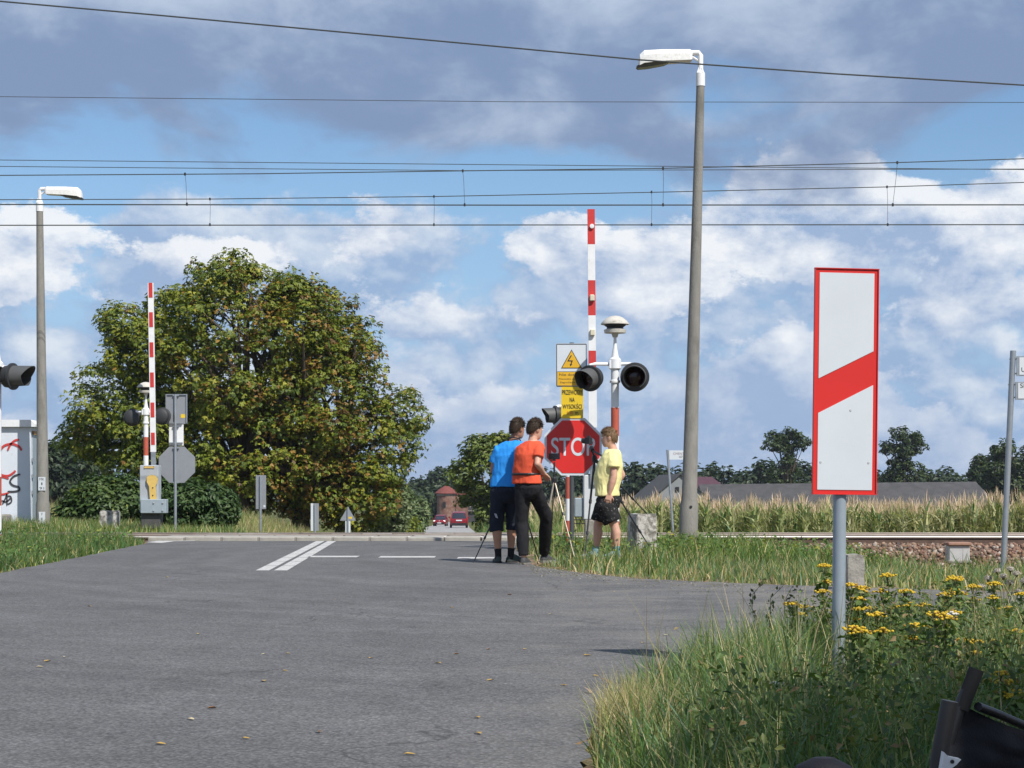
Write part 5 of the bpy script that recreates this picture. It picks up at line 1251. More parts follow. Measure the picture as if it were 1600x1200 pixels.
overhead('contact and messenger wire of the nearer track, upper pair', T1, [(0, 319.5), (800, 320.5), (1600, 320)], [(0, 274), (400, 271.5), (720, 267), (1036, 263), (1400, 254), (1600, 248)], [(289, 272, 292, 319), (723, 267, 726, 320), (1036, 263, 1036, 320), (1402, 254, 1395, 320)])
overhead('contact and messenger wire of the farther track, lower pair', T2, [(0, 352), (800, 351.5), (1600, 351)], [(0, 312), (330, 311), (680, 307), (1018, 300.5), (1388, 292), (1600, 285)], [(328, 311, 328, 351), (678, 307, 678, 351), (1018, 300, 1018, 351), (1386, 292, 1387, 351)])
for lab, d, pts, r in (('thick dark cable slanting across the top of the sky', 24.0, [(0, 2), (250, 24), (500, 47), (750, 70), (1000, 93.5), (1300, 115), (1600, 133)], .0105), ('thin grey wire crossing the dark cloud, just below the thick cable', 46.0, [(0, 151), (800, 159), (1600, 160)], .008),
                       ('thin feeder wire above the catenary, upper of two', 40.0, [(0, 250), (800, 257.5), (1600, 265)], .008), ('thin feeder wire above the catenary, lower of two', 40.0, [(0, 260), (720, 266.5), (1600, 264)], .008)):
    p = wire_pts(pts, d); mid = p[len(p) // 2]; mb = MB(); mb.tube([q - mid for q in p], r, 6); o = mb.build('overhead_wire', cop, None, loc=mid); tag(o, lab, 'overhead wire', 'single overhead wires')

# --- relay cabinet with graffiti
def cabinet():
    d = 43.5; s = FPX / d; xr = WX(48, d); w = 1.35; dep = .62; x0 = xr - w / 2; z0 = float(ground_z(x0, d)); e = empty('relay_cabinet', (x0, d, z0), 'pale metal relay cabinet with red and black graffiti at the left edge', 'cabinet')
    L = lambda px, py, dy=0.0: Vector((WX(px, d) - x0, dy, WZ(py, d) - z0)); zt = WZ(667, d) - z0
    MB().bbox((0, dep / 2, zt / 2 - .05), (w, dep, zt + .1), .012).build('body', cab_m, e)
    mb = MB(); mb.prism([(-w / 2 - .12, 0), (w / 2 + .14, 0), (w / 2 + .14, .06), (w / 2 + .02, .17), (-w / 2 - .02, .17), (-w / 2 - .12, .06)], (0, -.10, zt), (1, 0, 0), (0, 0, 1), (0, 1, 0), dep + .22); mb.build('roof', white_p, e)
    MB().box((w / 2 - .02, -.006, zt / 2), (.03, .012, zt - .1)).build('corner_strip', cab_m, e); MB().box((-w / 2 + .62, -.005, zt / 2), (.012, .01, zt - .1)).build('door_seam', sign_back, e)
    MB().box((w / 2 + .008, dep * .55, zt * .52), (.015, dep * .7, zt * .86)).build('side_door', steel_box, e)
    mb = MB()
    for zz in (.36, .52, .68): mb.box((w / 2 + .03, .08, zt * zz), (.04, .04, .09))
    mb.build_each('hinge', galv, e)
    MB().box((w / 2 + .03, dep * .5, zt - .14), (.05, dep * .6, .09)).build('vent_hood', mat('ochre_trim', (.36, .2, .08), .7), e)
    gr, gb = mat('graffiti_red', (.52, .05, .045), .5), mat('graffiti_black', (.05, .05, .06), .5)
    def stroke(pts, m, wd):
        P = [L(a, b, -.016) for a, b in pts]; mb = MB(); n = len(P); rings = []
        for i, p in enumerate(P):
            t = (P[min(i + 1, n - 1)] - P[max(i - 1, 0)]).normalized(); nn = Vector((-t.z, 0, t.x)) * wd / 2 * (.5 if i in (0, n - 1) else 1)
            rings.append([p + nn, p - nn, p - nn + Vector((0, .006, 0)), p + nn + Vector((0, .006, 0))])
        mb.loft(rings); mb.build('graffiti_stroke', m, e)
    def sm(pts, k=4):
        out = []
        for i in range(len(pts) - 1):
            p0, p1, p2, p3 = pts[max(i - 1, 0)], pts[i], pts[i + 1], pts[min(i + 2, len(pts) - 1)]
            for j in range(k):
                t = j / k; out.append(tuple(.5 * (2 * p1[q] + (p2[q] - p0[q]) * t + (2 * p0[q] - 5 * p1[q] + 4 * p2[q] - p3[q]) * t * t + (3 * p1[q] - p0[q] - 3 * p2[q] + p3[q]) * t ** 3) for q in (0, 1)))
        return out + [pts[-1]]
    stroke(sm([(1, 703), (6, 697), (14, 694), (22, 694), (30, 698), (34, 704)]), gr, .055); stroke(sm([(12, 704), (17, 694), (24, 688), (30, 687)]), gr, .05)
    stroke(sm([(-2, 740), (6, 743), (14, 743), (22, 738), (24, 735)]), gr, .05); stroke(sm([(-1, 744), (8, 746), (14, 748)]), gr, .04); stroke(sm([(1, 730), (1, 760), (1.5, 772), (14, 770)]), gr, .045)
    stroke(sm([(32, 741), (22, 744), (16, 752), (20, 758), (29, 761), (30, 766), (22, 768), (12, 768)]), gb, .045)
    stroke(sm([(4, 788), (9, 778), (11, 772), (11, 790)]), gb, .035); stroke(sm([(3, 782), (10, 784), (17, 778)]), gb, .035); stroke(sm([(12, 775), (17, 776), (18, 784), (12, 788)]), gb, .035)
    MB().bbox((-.2, -.35, .12), (.9, .5, .5), .03).build('plinth', concrete_g, e)
cabinet()

# --- concrete blocks, track box
def rough_block(name, label, c, size, m, cat, group=None, rz=0.0, seed=1):
    bm = bmesh.new(); bmesh.ops.create_cube(bm, size=1); bmesh.ops.bevel(bm, geom=bm.edges[:], offset=.045, segments=2, affect='EDGES'); bmesh.ops.subdivide_edges(bm, edges=[e for e in bm.edges if e.calc_length() > .3], cuts=5, use_grid_fill=True)
    for v in bm.verts:
        p = Vector((v.co.x * size[0], v.co.y * size[1], v.co.z * size[2] + size[2] / 2)); k = mnoise.noise(p * 9 + Vector((seed, 0, 0))); v.co = p + v.normal * k * .014
    me = bpy.data.meshes.new(name); bm.to_mesh(me); bm.free(); me.materials.append(m); o = link(name, me, None, c); o.rotation_euler = (0, 0, rz); return tag(o, label, cat, group)
rough_block('concrete_block', 'white lichened concrete block in the grass left of the far barrier', (WX(172, 42), 42, float(ground_z(WX(172, 42), 42)) - .05), (.44, .4, WZ(798, 42) - float(ground_z(WX(172, 42), 42)) + .05), concrete_w, 'concrete block', 'concrete blocks', .12, 2)
rough_block('concrete_block', 'lichened concrete block under the tripod leg right of the boy in yellow', (WX(1003, 24.0), 24.0, -.07), (.30, .30, WZ(803, 24.0) + .07), concrete_w, 'concrete block', 'concrete blocks', R(24), 3)
rough_block('concrete_marker', 'short grey concrete marker stone half hidden behind the countdown post', (WX(1331, 15.6), 15.6, -.08), (.16, .2, WZ(866, 15.6) + .08), concrete_g, 'marker stone', None, .2, 4)
def track_box():
    d = 28.3; s = FPX / d; x0 = WX(1496, d); z0 = float(ground_z(x0, d)); e = empty('track_box', (x0, d, z0), 'small grey metal box with rusty lid beside the rail ballast', 'equipment box'); zz = lambda y: WZ(y, d) - z0
    MB().bbox((0, 0, (zz(852) + zz(876)) / 2), (.33, .26, zz(852) - zz(876)), .015).build('housing', mat('box_grey', (.42, .42, .42), .6, var=.1, vscale=9, color2=(.3, .25, .2), c2scale=12, c2lo=.6, c2hi=.75), e)
    MB().bbox((0, -.01, zz(849.5)), (.37, .32, .05), .012).build('lid', mat('rusty_lid', (.30, .17, .12), .8, var=.2, vscale=12), e)
    MB().bbox((0, -.01, zz(877)), (.37, .3, .05), .012).build('flange', concrete_g, e); MB().box((-.12, 0, zz(890)), (.04, .04, .26)).box((.12, 0, zz(890)), (.04, .04, .26)).build_each('foot', iron, e)
track_box()

# --- far buildings
slate = mat('dark_slate_roof', (.062, .060, .062), .9, var=.3, vscale=1.2, bump=.5, bscale=6); gable_m = mat('pale_render', (.24, .25, .26), .9, var=.1, vscale=1); maroon = mat('maroon_roof', (.075, .03, .045), .85, var=.15, vscale=2)
brick_m = mat('brick_wall', (.17, .08, .058), .9, var=.25, vscale=3, color2=(.20, .13, .10), c2scale=1.5, c2lo=.45, c2hi=.6); tile_m = mat('red_roof_tiles', (.17, .045, .035), .8, var=.2, vscale=3)
def buildings():
    d = 195.0; x0, x1 = WX(1092, d), WX(1536, d); z0 = float(ground_z(0, d)); zr = WZ(752.5, d) - z0; L_ = x1 - x0; e = empty('long_barn', ((x0 + x1) / 2, d, z0), 'long low barn with dark slate roof above the corn', 'barn'); hw = 5.0; ze = zr - 2.6; h = L_ / 2
    MB().box((0, 0, ze / 2), (L_ - .6, hw * 2 - .8, ze)).build('wall', gable_m, e)
    mb = MB(); v = [(-h, -hw, ze), (h + .3, -hw, ze), (h + .3, hw, ze), (-h, hw, ze), (-h, 0, zr - .3), (h - .8, 0, zr)]
    mb.add(v, [(0, 1, 5, 4), (2, 3, 4, 5), (1, 2, 5), (3, 0, 4), (0, 3, 2, 1)]); mb.build('roof', slate, e)
    d = 172.0; xa = WX(1063, d); z0 = float(ground_z(xa, d)); zr = WZ(742.5, d) - z0; e = empty('gabled_barn', (xa, d, z0), 'grey barn with pale gable end left of the tall lamp post', 'barn'); sl = (32 / 38.5); half = 4.2
    ze = zr - half * sl; dx, dy = WX(1030, 188) - xa, 16.0
    P = lambda x, t, z: (x + dx * t, dy * t, z)
    mb = MB(); mb.add([P(-half, 0, 0), P(half, 0, 0), P(half, 0, ze), P(0, 0, zr), P(-half, 0, ze), P(-half, 1, 0), P(half, 1, 0), P(half, 1, ze), P(0, 1, zr), P(-half, 1, ze)], [(0, 1, 2, 3, 4), (9, 8, 7, 6, 5), (0, 4, 9, 5), (1, 6, 7, 2)]); mb.build('wall', gable_m, e)
    mb = MB(); o = .12
    for sg in (-1, 1):
        a = [P(sg * (half + .25), -.012, ze - .2), P(0, -.012, zr + .05), P(0, 1.012, zr + .05), P(sg * (half + .25), 1.012, ze - .2)]; mb.add(a + [(x, y, z + o) for x, y, z in a], [(0, 1, 2, 3), (7, 6, 5, 4), (0, 4, 5, 1), (1, 5, 6, 2), (2, 6, 7, 3), (3, 7, 4, 0)])
    mb.build('roof', slate, e); w = MB().box((-.3, -.05, zr - 1.35), (.35, .08, .45)).build('window', black_p, e)
    d = 230.0; xa = WX(1103, d); z0 = float(ground_z(xa, d)); e = empty('maroon_roof_house', (xa, d, z0), 'low house with maroon roof just right of the tall lamp post', 'house'); zr = WZ(745, d) - z0; MB().box((0, 0, (zr - 1.5) / 2), (3.6, 6, zr - 1.5)).build('wall', gable_m, e)
    mb = MB(); hx = 2.4; mb.add([(-hx, -3.2, zr - 1.5), (hx, -3.2, zr - 1.5), (hx, 3.2, zr - 1.5), (-hx, 3.2, zr - 1.5), (-hx * .45, 0, zr), (hx * .3, 0, zr)], [(0, 1, 5, 4), (2, 3, 4, 5), (1, 2, 5), (3, 0, 4), (3, 2, 1, 0)]); mb.build('roof', maroon, e)
    d = 300.0; xa = WX(697.5, d); z0 = float(ground_z(xa, d)); zt = WZ(771, d) - z0; e = empty('brick_tower', (xa, d, z0), 'round brick tower with red conical roof behind the red cars', 'tower')
    MB().lathe([(1.6, -.3), (1.6, zt)], (0, 0, 0), 16).build('wall', brick_m, e, smooth=30); MB().lathe([(1.95, zt - .05), (1.95, zt + .05), (1.2, zt + .75), (.05, WZ(758, d) - z0)], (0, 0, 0), 16).build('roof', tile_m, e, smooth=30)
    MB().box((-.3, -1.6, zt * .62), (.5, .2, .9)).build('window', black_p, e); MB().lathe([(1.68, zt - .35), (1.68, zt - .15)], (0, 0, 0), 16).build('cornice', concrete_g, e)
    xa = WX(722, d); e = empty('brick_house', (xa, d + 1.5, z0), 'brick house attached to the round tower behind the red car', 'house'); h2 = WZ(773, d) - z0
    MB().box((-.35, 0, h2 / 2), (2.7, 4, h2)).build('wall', brick_m, e); MB().box((-.35, 0, h2 + .12), (3.0, 4.3, .25)).build('parapet', tile_m, e); MB().box((-1.4, -2.02, 1.6), (.7, .1, 2.8)).build('doorway', black_p, e)
    MB().box((1.75, .2, h2 * .38), (1.6, 3, h2 * .76)).build('side_wing', mat('dark_timber', (.05, .05, .055), .9), e); f = MB().box((1.75, -1.35, h2 * .68), (.95, .1, 1.15)).build('window', white_p, e); MB().box((1.75, -1.42, h2 * .68), (.7, .05, .9)).build('pane', mat('window_pane', (.25, .38, .5), .1), f); MB().box((1.9, -1.5, h2 * .42), (2.2, .5, .12)).build('balcony', concrete_g, e)
buildings()

# --- cars
paint_red = mat('car_paint_dark_red', (.26, .012, .022), .28, .25); car_glass = mat('car_glass', (.03, .035, .05), .08); tyre_m = mat('tyre_rubber', (.018, .018, .018), .85); rim_m = mat('alloy_rim', (.4, .4, .42), .35, .8)
HEADLIGHT = mat('lit_headlight', (.85, .86, .85), .12); HEADLIGHT.node_tree.nodes['Principled BSDF'].inputs['Emission Color'].default_value = (1, .95, .85, 1); HEADLIGHT.node_tree.nodes['Principled BSDF'].inputs['Emission Strength'].default_value = 1.2
def car(label, px, d, heading, suv):
    x0 = WX(px, d); z0 = float(zroad(d)) + .002; e = empty('car', (x0, d, z0), label, 'car', 'red cars on the far road', heading)
    Lc, hw, hh = (4.35, .90, 1.62) if suv else (4.0, .86, 1.47)
    belt = .95 if suv else .88
    # lower body, stations along y (front = -y)
    mb = MB(); rings = []
    for y, w, zb, zt in ((-.5, .74, .42, .66), (-.485, .9, .30, .74), (-.44, .97, .24, .80), (-.25, 1.0, .22, belt * .97), (-.05, 1.0, .22, belt), (.30, 1.0, .22, belt * 1.02), (.45, .97, .26, belt * 1.03), (.49, .9, .34, belt * .98), (.5, .78, .45, belt * .85)):
        a = hw * w; zm = (zb + zt) / 2
        rings.append([Vector((sx * a * k, y * Lc, z)) for sx, k, z in ((-1, .86, zb), (-1, .98, zb + .1), (-1, 1.0, zm), (-1, .97, zt - .06), (-1, .88, zt), (1, .88, zt), (1, .97, zt - .06), (1, 1.0, zm), (1, .98, zb + .1), (1, .86, zb))])
    mb.loft(rings); mb.build('body', paint_red, e, smooth=40)
    mb = MB(); rings = []
    for y, w, z in ((-.24, .86, belt - .05), (-.10, .78, hh - .14), (-.04, .74, hh - .05)): pass
    st = [(-.25, .88, belt - .03, belt), (-.08, .86, belt - .03, hh - .06), (.05, .86, belt - .03, hh), (.30, .86, belt - .03, hh - .02), (.43 if suv else .36, .85, belt - .03, hh - .12), (.485, .85, belt - .03, belt + .02)]
    for y, w, zb, zt in st: rings.append([Vector((-hw * w, y * Lc, zb)), Vector((-hw * (w - .12 * (zt - zb) / .6), y * Lc, zt - .02)), Vector((-hw * (w - .2 * (zt - zb) / .6), y * Lc, zt)), Vector((hw * (w - .2 * (zt - zb) / .6), y * Lc, zt)), Vector((hw * (w - .12 * (zt - zb) / .6), y * Lc, zt - .02)), Vector((hw * w, y * Lc, zb))])
    mb.loft(rings); mb.build('windows', car_glass, e, smooth=30)
    mb = MB(); rings = []
    for y, w, z in ((-.10, .66, hh - .085), (.05, .70, hh + .012), (.30, .70, hh - .008), (.42 if suv else .35, .66, hh - .10)): rings.append([Vector((-hw * w, y * Lc, z - .03)), Vector((-hw * w * .9, y * Lc, z + .015)), Vector((hw * w * .9, y * Lc, z + .015)), Vector((hw * w, y * Lc, z - .03))])
    mb.loft(rings); mb.build('roof', paint_red, e, smooth=40)
    for sx in (-1, 1):
        mb = MB()
        mb.tube([(sx * hw * .87, -.245 * Lc, belt), (sx * hw * .70, -.09 * Lc, hh - .07)], .03, 5); mb.tube([(sx * hw * .86, .48 * Lc, belt), (sx * hw * .70, (.42 if suv else .355) * Lc, hh - .1)], .05, 5); mb.tube([(sx * hw * .88, .12 * Lc, belt), (sx * hw * .72, .12 * Lc, hh - .03)], .03, 5); mb.build('pillar', paint_red, e)
        MB().bbox((sx * (hw + .08), -.2 * Lc, belt + .06), (.17, .1, .13), .03).build('mirror', paint_red, e)
        MB().ball((sx * hw * .74, -.475 * Lc, .68), .13, sc=(1.15, .55, .8)).build('headlight', HEADLIGHT, e, smooth=60)
        MB().bbox((sx * hw * .86, .478 * Lc, belt - .10), (.16, .14, .30), .03).build('tail_light', mat('tail_light_red', (.35, .01, .012), .2), e)
        for y in (-.31, .31):
            w = MB(); w.lathe([(.2, -.1), (.31, -.11), (.335, -.07), (.335, .07), (.31, .11), (.2, .1)], (sx * (hw - .1), y * Lc, .335), 20, axis=(1, 0, 0)); wo = w.build('wheel', tyre_m, e, smooth=40)
            MB().lathe([(.2, -.12), (.19, .0), (.2, .12)], (sx * (hw - .1), y * Lc, .335), 14, axis=(1, 0, 0)).build('rim', rim_m, wo, smooth=40)
    MB().box((0, -.497 * Lc, .42), (hw * 1.5, .06, .18)).build('front_grille', black_p, e); MB().box((0, -.512 * Lc, .45), (.52, .02, .12)).build('licence_plate', sign_white, e)
    MB().ball((0, -.505 * Lc, .66), .08, sc=(1, .3, 1)).build('badge', rim_m, e, smooth=60)
    MB().bbox((0, .488 * Lc, .40), (hw * 1.7, .14, .28), .04).build('rear_bumper', black_p if suv else paint_red, e); MB().box((0, .508 * Lc, belt - .18), (.6, .03, .12)).build('licence_plate', sign_white, e)
car('dark red hatchback with lit headlights coming towards the crossing', 688.5, 237, R(-3), False)
car('dark red compact off-roader seen from behind driving away', 717, 182, R(180 + 2), True)
# ------------------------------------------------------------------ people
TMP = bpy.data.scenes.new('workbench')          # remeshing happens here, away from the heavy scene
def remesh(mb, name, material, voxel=.008, smooth=3, folds=0.0, ffreq=9.0, seed=0, stretch=(1, 1, .6)):
    me = mb.mesh('tmp', material); o = bpy.data.objects.new('tmp', me); TMP.collection.objects.link(o)
    m = o.modifiers.new('r', 'REMESH'); m.mode = 'VOXEL'; m.voxel_size = voxel
    if smooth: s = o.modifiers.new('s', 'SMOOTH'); s.iterations = smooth; s.factor = .5
    with bpy.context.temp_override(scene=TMP, view_layer=TMP.view_layers[0]):
        dg = bpy.context.evaluated_depsgraph_get(); out = bpy.data.meshes.new_from_object(o.evaluated_get(dg))
    bpy.data.objects.remove(o); bpy.data.meshes.remove(me)
    out.name = name; out.materials.clear(); out.materials.append(material)
    if folds > 0:
        n = len(out.vertices); co = np.empty(n * 3, np.float32); no = np.empty(n * 3, np.float32)
        out.vertices.foreach_get('co', co); out.vertex_normals.foreach_get('vector', no); co = co.reshape(-1, 3); no = no.reshape(-1, 3)
        kk = np.empty((n, 1), np.float32)
        for i in range(n):
            p = Vector((co[i, 0] * stretch[0] * ffreq + seed * 3.1, co[i, 1] * stretch[1] * ffreq + seed, co[i, 2] * stretch[2] * ffreq))
            kk[i] = mnoise.noise(p) * .55 + (1 - abs(mnoise.noise(p * 1.7 + Vector((7, 3, 1)))) * 2.2) * .30 - abs(mnoise.noise(p * 3.3)) * .35
        out.vertices.foreach_set('co', (co + no * kk * folds).ravel())
    out.polygons.foreach_set('use_smooth', [True] * len(out.polygons)); out.update()
    return out
def skin_mat(name, c):
    m = mat(name, c, .55, var=.08, vscale=18); b = m.node_tree.nodes['Principled BSDF']; b.inputs['Subsurface Weight'].default_value = .08; b.inputs['Subsurface Radius'].default_value = (.02, .008, .005); return m
def capsule(mb, pts, rad, seg=14):
    pts = [Vector(p) for p in pts]
    # rounded ends
    t0 = (pts[1] - pts[0]).normalized(); t1 = (pts[-1] - pts[-2]).normalized()
    P = [pts[0] - t0 * rad[0] * .95, pts[0] - t0 * rad[0] * .7] + pts + [pts[-1] + t1 * rad[-1] * .7, pts[-1] + t1 * rad[-1] * .95]; Rr = [rad[0] * .25, rad[0] * .72] + list(rad) + [rad[-1] * .72, rad[-1] * .25]
    mb.tube(P, Rr, seg)
def bez(a, b, c, n=5):
    a, b, c = Vector(a), Vector(b), Vector(c); out = []
    for i in range(n + 1):
        t = i / n; out.append(a * (1 - t) ** 2 + b * 2 * t * (1 - t) + c * t * t)
    return out
def ering(c, rt, fw, a, b, n=22, pw=2.4):
    out = []
    for k in range(n):
        t = 2 * math.pi * k / n; cs, sn = math.cos(t), math.sin(t)
        out.append(Vector(c) + rt * (abs(cs) ** (2 / pw) * (1 if cs >= 0 else -1) * a) + fw * (abs(sn) ** (2 / pw) * (1 if sn >= 0 else -1) * b))
    return out
def person(label, base, face, headface, spine, arms, legs, sk, shirt, bottom, hair_m, sleeve, bot_end, sock, shoe, girth=1.0, belly=0.0, head_h=.225, baggy=1.0, bottom_folds=.014, hands='curl'):
    """spine: dict of local joint points (crotch, waist, chest, neck, head). arms: list of (shoulder, elbow, wrist). legs: list of (hip, knee, ankle, toe dir)"""
    e = empty('person', base, label, 'person')
    fw = Vector((face[0], face[1], 0)).normalized(); rt = Vector((fw.y, -fw.x, 0)); hf = Vector((headface[0], headface[1], headface[2] if len(headface) > 2 else 0)).normalized()
    hr = Vector((hf.y, -hf.x, 0)).normalized(); hu = hr.cross(hf).normalized()
    cr, wa, ch, nk, hd = (Vector(spine[k]) for k in ('crotch', 'waist', 'chest', 'neck', 'head'))
    g = girth
    sh_w = max((Vector(arms[0][0]) - Vector(arms[1][0])).length / 2, .13)
    def torso(mb, inf, z_lo=None, lo_ext=0.0):
        T = [(cr + Vector((0, 0, -.02)), .125, .10), (cr.lerp(wa, .35), .158, .115), (cr.lerp(wa, .7), .155, .112), (wa, .142, .103 + belly * .6), (wa.lerp(ch, .45), .148, .108 + belly), (ch, .163, .112 + belly * .4), (ch.lerp(nk, .5), .163, .098), (ch.lerp(nk, .78), .128, .082), (nk, .064, .064)]
        T = [(c + fw * (belly * .5 if 2 <= i <= 4 else 0), a * g, b * g) for i, (c, a, b) in enumerate(T)]
        if z_lo is not None: T = [t for t in T if t[0].z > z_lo]; t0 = T[0]; T = [(Vector((t0[0].x, t0[0].y, z_lo)), t0[1] * (1.0 + lo_ext), t0[2] * (1.0 + lo_ext))] + T
        mb.loft([ering(c, rt, fw, a + inf, b + inf) for c, a, b in T])
    # --- body
    mb = MB(); torso(mb, 0)
    mb.tube([nk - Vector((0, 0, .05)), nk + Vector((0, 0, .02)), nk.lerp(hd, .55)], [.062 * g, .054, .052], 14)
    hp = []
    H = head_h
    for t, a, b, off in ((0, .030, .035, .030), (.06, .045, .060, .022), (.18, .058, .080, .010), (.36, .066, .090, .002), (.55, .072, .096, -.004), (.75, .070, .092, -.006), (.90, .052, .070, -.006), (.985, .022, .030, -.005)):
        hp.append(ering(hd + hu * (t - .5) * H + hf * off, hr, hf, a, b, 20, 2.1))
    mb.loft(hp)
    nz = hd + hf * .092 - hu * H * .10
    capsule(mb, [hd + hf * .084 + hu * H * .02, nz - hu * .004], [.010, .015], 8)
    capsule(mb, [hd + hf * .088 - hu * H * .26 - hr * .016, hd + hf * .088 - hu * H * .26 + hr * .016], [.009, .009], 8)
    for sx in (-1, 1): mb.ball(hd + hr * sx * .074 - hf * .008 - hu * H * .04, .030, 10, 7, sc=(.4, .75, 1.05), rot=Matrix((hr, hf, hu)).transposed())
    for (s, el, w) in arms:
        s, el, w = Vector(s), Vector(el), Vector(w); ax = (w - el).normalized()
        capsule(mb, bez(s, s.lerp(el, .5), el, 3), [.042 * g, .043 * g, .041 * g, .037 * g]); capsule(mb, [el, el.lerp(w, .3), el.lerp(w, .7), w], [.038 * g, .040 * g, .032 * g, .024])
    for (hp_, kn, an, toe) in legs:
        hp_, kn, an = Vector(hp_), Vector(kn), Vector(an)
        capsule(mb, [hp_, hp_.lerp(kn, .35), hp_.lerp(kn, .75), kn], [.074 * g, .068 * g, .056 * g, .050 * g]); back = -Vector((toe[0], toe[1], 0)).normalized()
        capsule(mb, [kn, kn.lerp(an, .3) + back * .014, kn.lerp(an, .65) + back * .006, an], [.049 * g, .053 * g, .040 * g, .032])
    # hands: palm + five fingers
    for (s, el, w) in arms:
        s, el, w = Vector(s), Vector(el), Vector(w); ax = (w - el).normalized(); side = ax.cross(Vector((0, 0, 1)))
        side = (fw - ax * fw.dot(ax)).normalized() if side.length < .5 else side.normalized()
        pn = ax.cross(side).normalized()
        k0 = w + ax * .045
        mb.loft([[c + side * sx * a + pn * sy * .013 for sx, sy in ((-1, -1), (1, -1), (1, 1), (-1, 1))] for c, a in ((w - ax * .01, .022), (w + ax * .03, .034), (w + ax * .085, .040))])
        for i, (o, ln) in enumerate(((-.033, .062), (-.011, .074), (.011, .070), (.033, .054))):
            p0 = w + ax * .075 + side * o; p1 = p0 + ax * ln * .55 + side * o * .25 + pn * .006; p2 = p1 + ax * ln * .35 + pn * ln * .38
            capsule(mb, [p0, p1, p2], [.0098, .0092, .0078], 8)
        th = w + ax * .03 - side * .034; capsule(mb, [th, th - side * .028 + ax * .03 + pn * .012, th - side * .03 + ax * .058 + pn * .022], [.0115, .0105, .0085], 8)
    body = link('body', remesh(mb, 'body', sk, .0078, 2), e)
    # --- eyes, mouth, brows
    for sx in (-1, 1):
        p = hd + hf * .083 + hr * sx * .031 + hu * H * .035
        MB().ball(p, .011, 10, 7).build('eye', mat('eye_white', (.7, .68, .64), .25), e, smooth=60); MB().ball(p + hf * .0065, .006, 8, 6).build('iris', mat('eye_iris', (.05, .03, .02), .2), e, smooth=60)
        MB().tube([p + hu * .020 - hr * sx * .012 + hf * .004, p + hu * .024 + hf * .004, p + hu * .018 + hr * sx * .016 - hf * .002], .0035, 5).build('eyebrow', hair_m, e)
    # --- hair
    def hairline(v):
        return (-.16 if abs(v.x) < .8 else -.10) + .62 * max(0, v.y) ** .8 - .62 * max(0, -v.y) ** 1.2 + mnoise.noise(v * 9 + Vector((base[0], 0, 0))) * .10
    mb = MB(); n = 28; rings = []
    for i in range(1, 16):
        th = math.pi * i / 16 * .93
        ring = []
        for k in range(n):
            ph = 2 * math.pi * k / n; v = Vector((math.sin(th) * math.cos(ph), math.sin(th) * math.sin(ph), math.cos(th)))   # x right, y fwd, z up
            fr = v.y; r_ = 1.0
            low = hairline(v)
            if v.z < low: r_ = .80
            nzv = mnoise.noise(Vector((v.x * 6 + base[0], v.y * 6, v.z * 5))) * .045 + mnoise.noise(Vector((v.x * 15, v.y * 15, v.z * 11 + base[0]))) * .03
            r_ *= 1 + nzv
            ring.append(hd + hr * v.x * .0835 * r_ + hf * (v.y * .108 * r_ - .006) + hu * (v.z * .130 * r_ + .006))
        rings.append(ring)
    mb.loft(rings[::-1])
    rh = random.Random(int(abs(base[0]) * 100)); cnt = 0
    while cnt < 2400:
        v = Vector((rh.gauss(0, 1), rh.gauss(0, 1), rh.gauss(0, 1))).normalized()
        if v.z < hairline(v) + rh.uniform(-.10, .06): continue
        cnt += 1; p0 = hd + hr * v.x * .083 + hf * (v.y * .107 - .006) + hu * (v.z * .129 + .006); nrm = (hr * v.x + hf * v.y + hu * v.z)
        fl = (hf * (.7 if v.z > .6 else -.1) - hu * .8 * (1 - max(0, v.z)) + hr * rh.uniform(-.6, .6)); ln = rh.uniform(.012, .028) * (1.3 if v.z > .5 else .55); tp = p0 + (nrm * rh.uniform(.25, .7) + fl * .7).normalized() * ln; sd = nrm.cross(tp - p0).normalized() * .0028
        mb.add([p0 - nrm * .004 + sd, p0 - nrm * .004 - sd, tp], [(0, 1, 2)])
    link('hair', mb.mesh('hair', hair_m, smooth=60), e)
    # --- shirt
    hem = cr.z + (wa.z - cr.z) * spine.get('hem', .45)
    mb = MB(); torso(mb, .021, hem, .07)
    for (s, el, w) in arms:
        s, el = Vector(s), Vector(el); t = sleeve; en = s.lerp(el, t); ins = s.lerp(ch, .45)
        mb.tube([ins, s - (el - s) * .04, s.lerp(el, t * .5), en], [.062 * g, .068 * g, .068 * g, .071 * g], 16)
    link('t_shirt', remesh(mb, 't_shirt', shirt, .0085, 6, .019, 6.0, int(abs(base[0]) * 10)), e)
    c_n = nk + Vector((0, 0, -.012)); cr_ = ering(c_n + fw * .008, rt, fw, .074 * g, .078 * g, 20); MB().tube(cr_ + [cr_[0]], .007, 6, cap=False).build('collar', shirt, e, smooth=60)
    # --- bottoms
    mb = MB()
    T = [(cr + Vector((0, 0, -.085)), .085, .075), (cr + Vector((0, 0, -.035)), .13, .105), (cr.lerp(wa, .2), .160, .125), (cr.lerp(wa, .45), .150, .112), (cr.lerp(wa, .6), .145, .106)]
    mb.loft([ering(c, rt, fw, a * g + i_ * baggy, b * g + i_ * baggy) for (c, a, b), i_ in zip(T, (.014, .014, .012, .004, .0))])
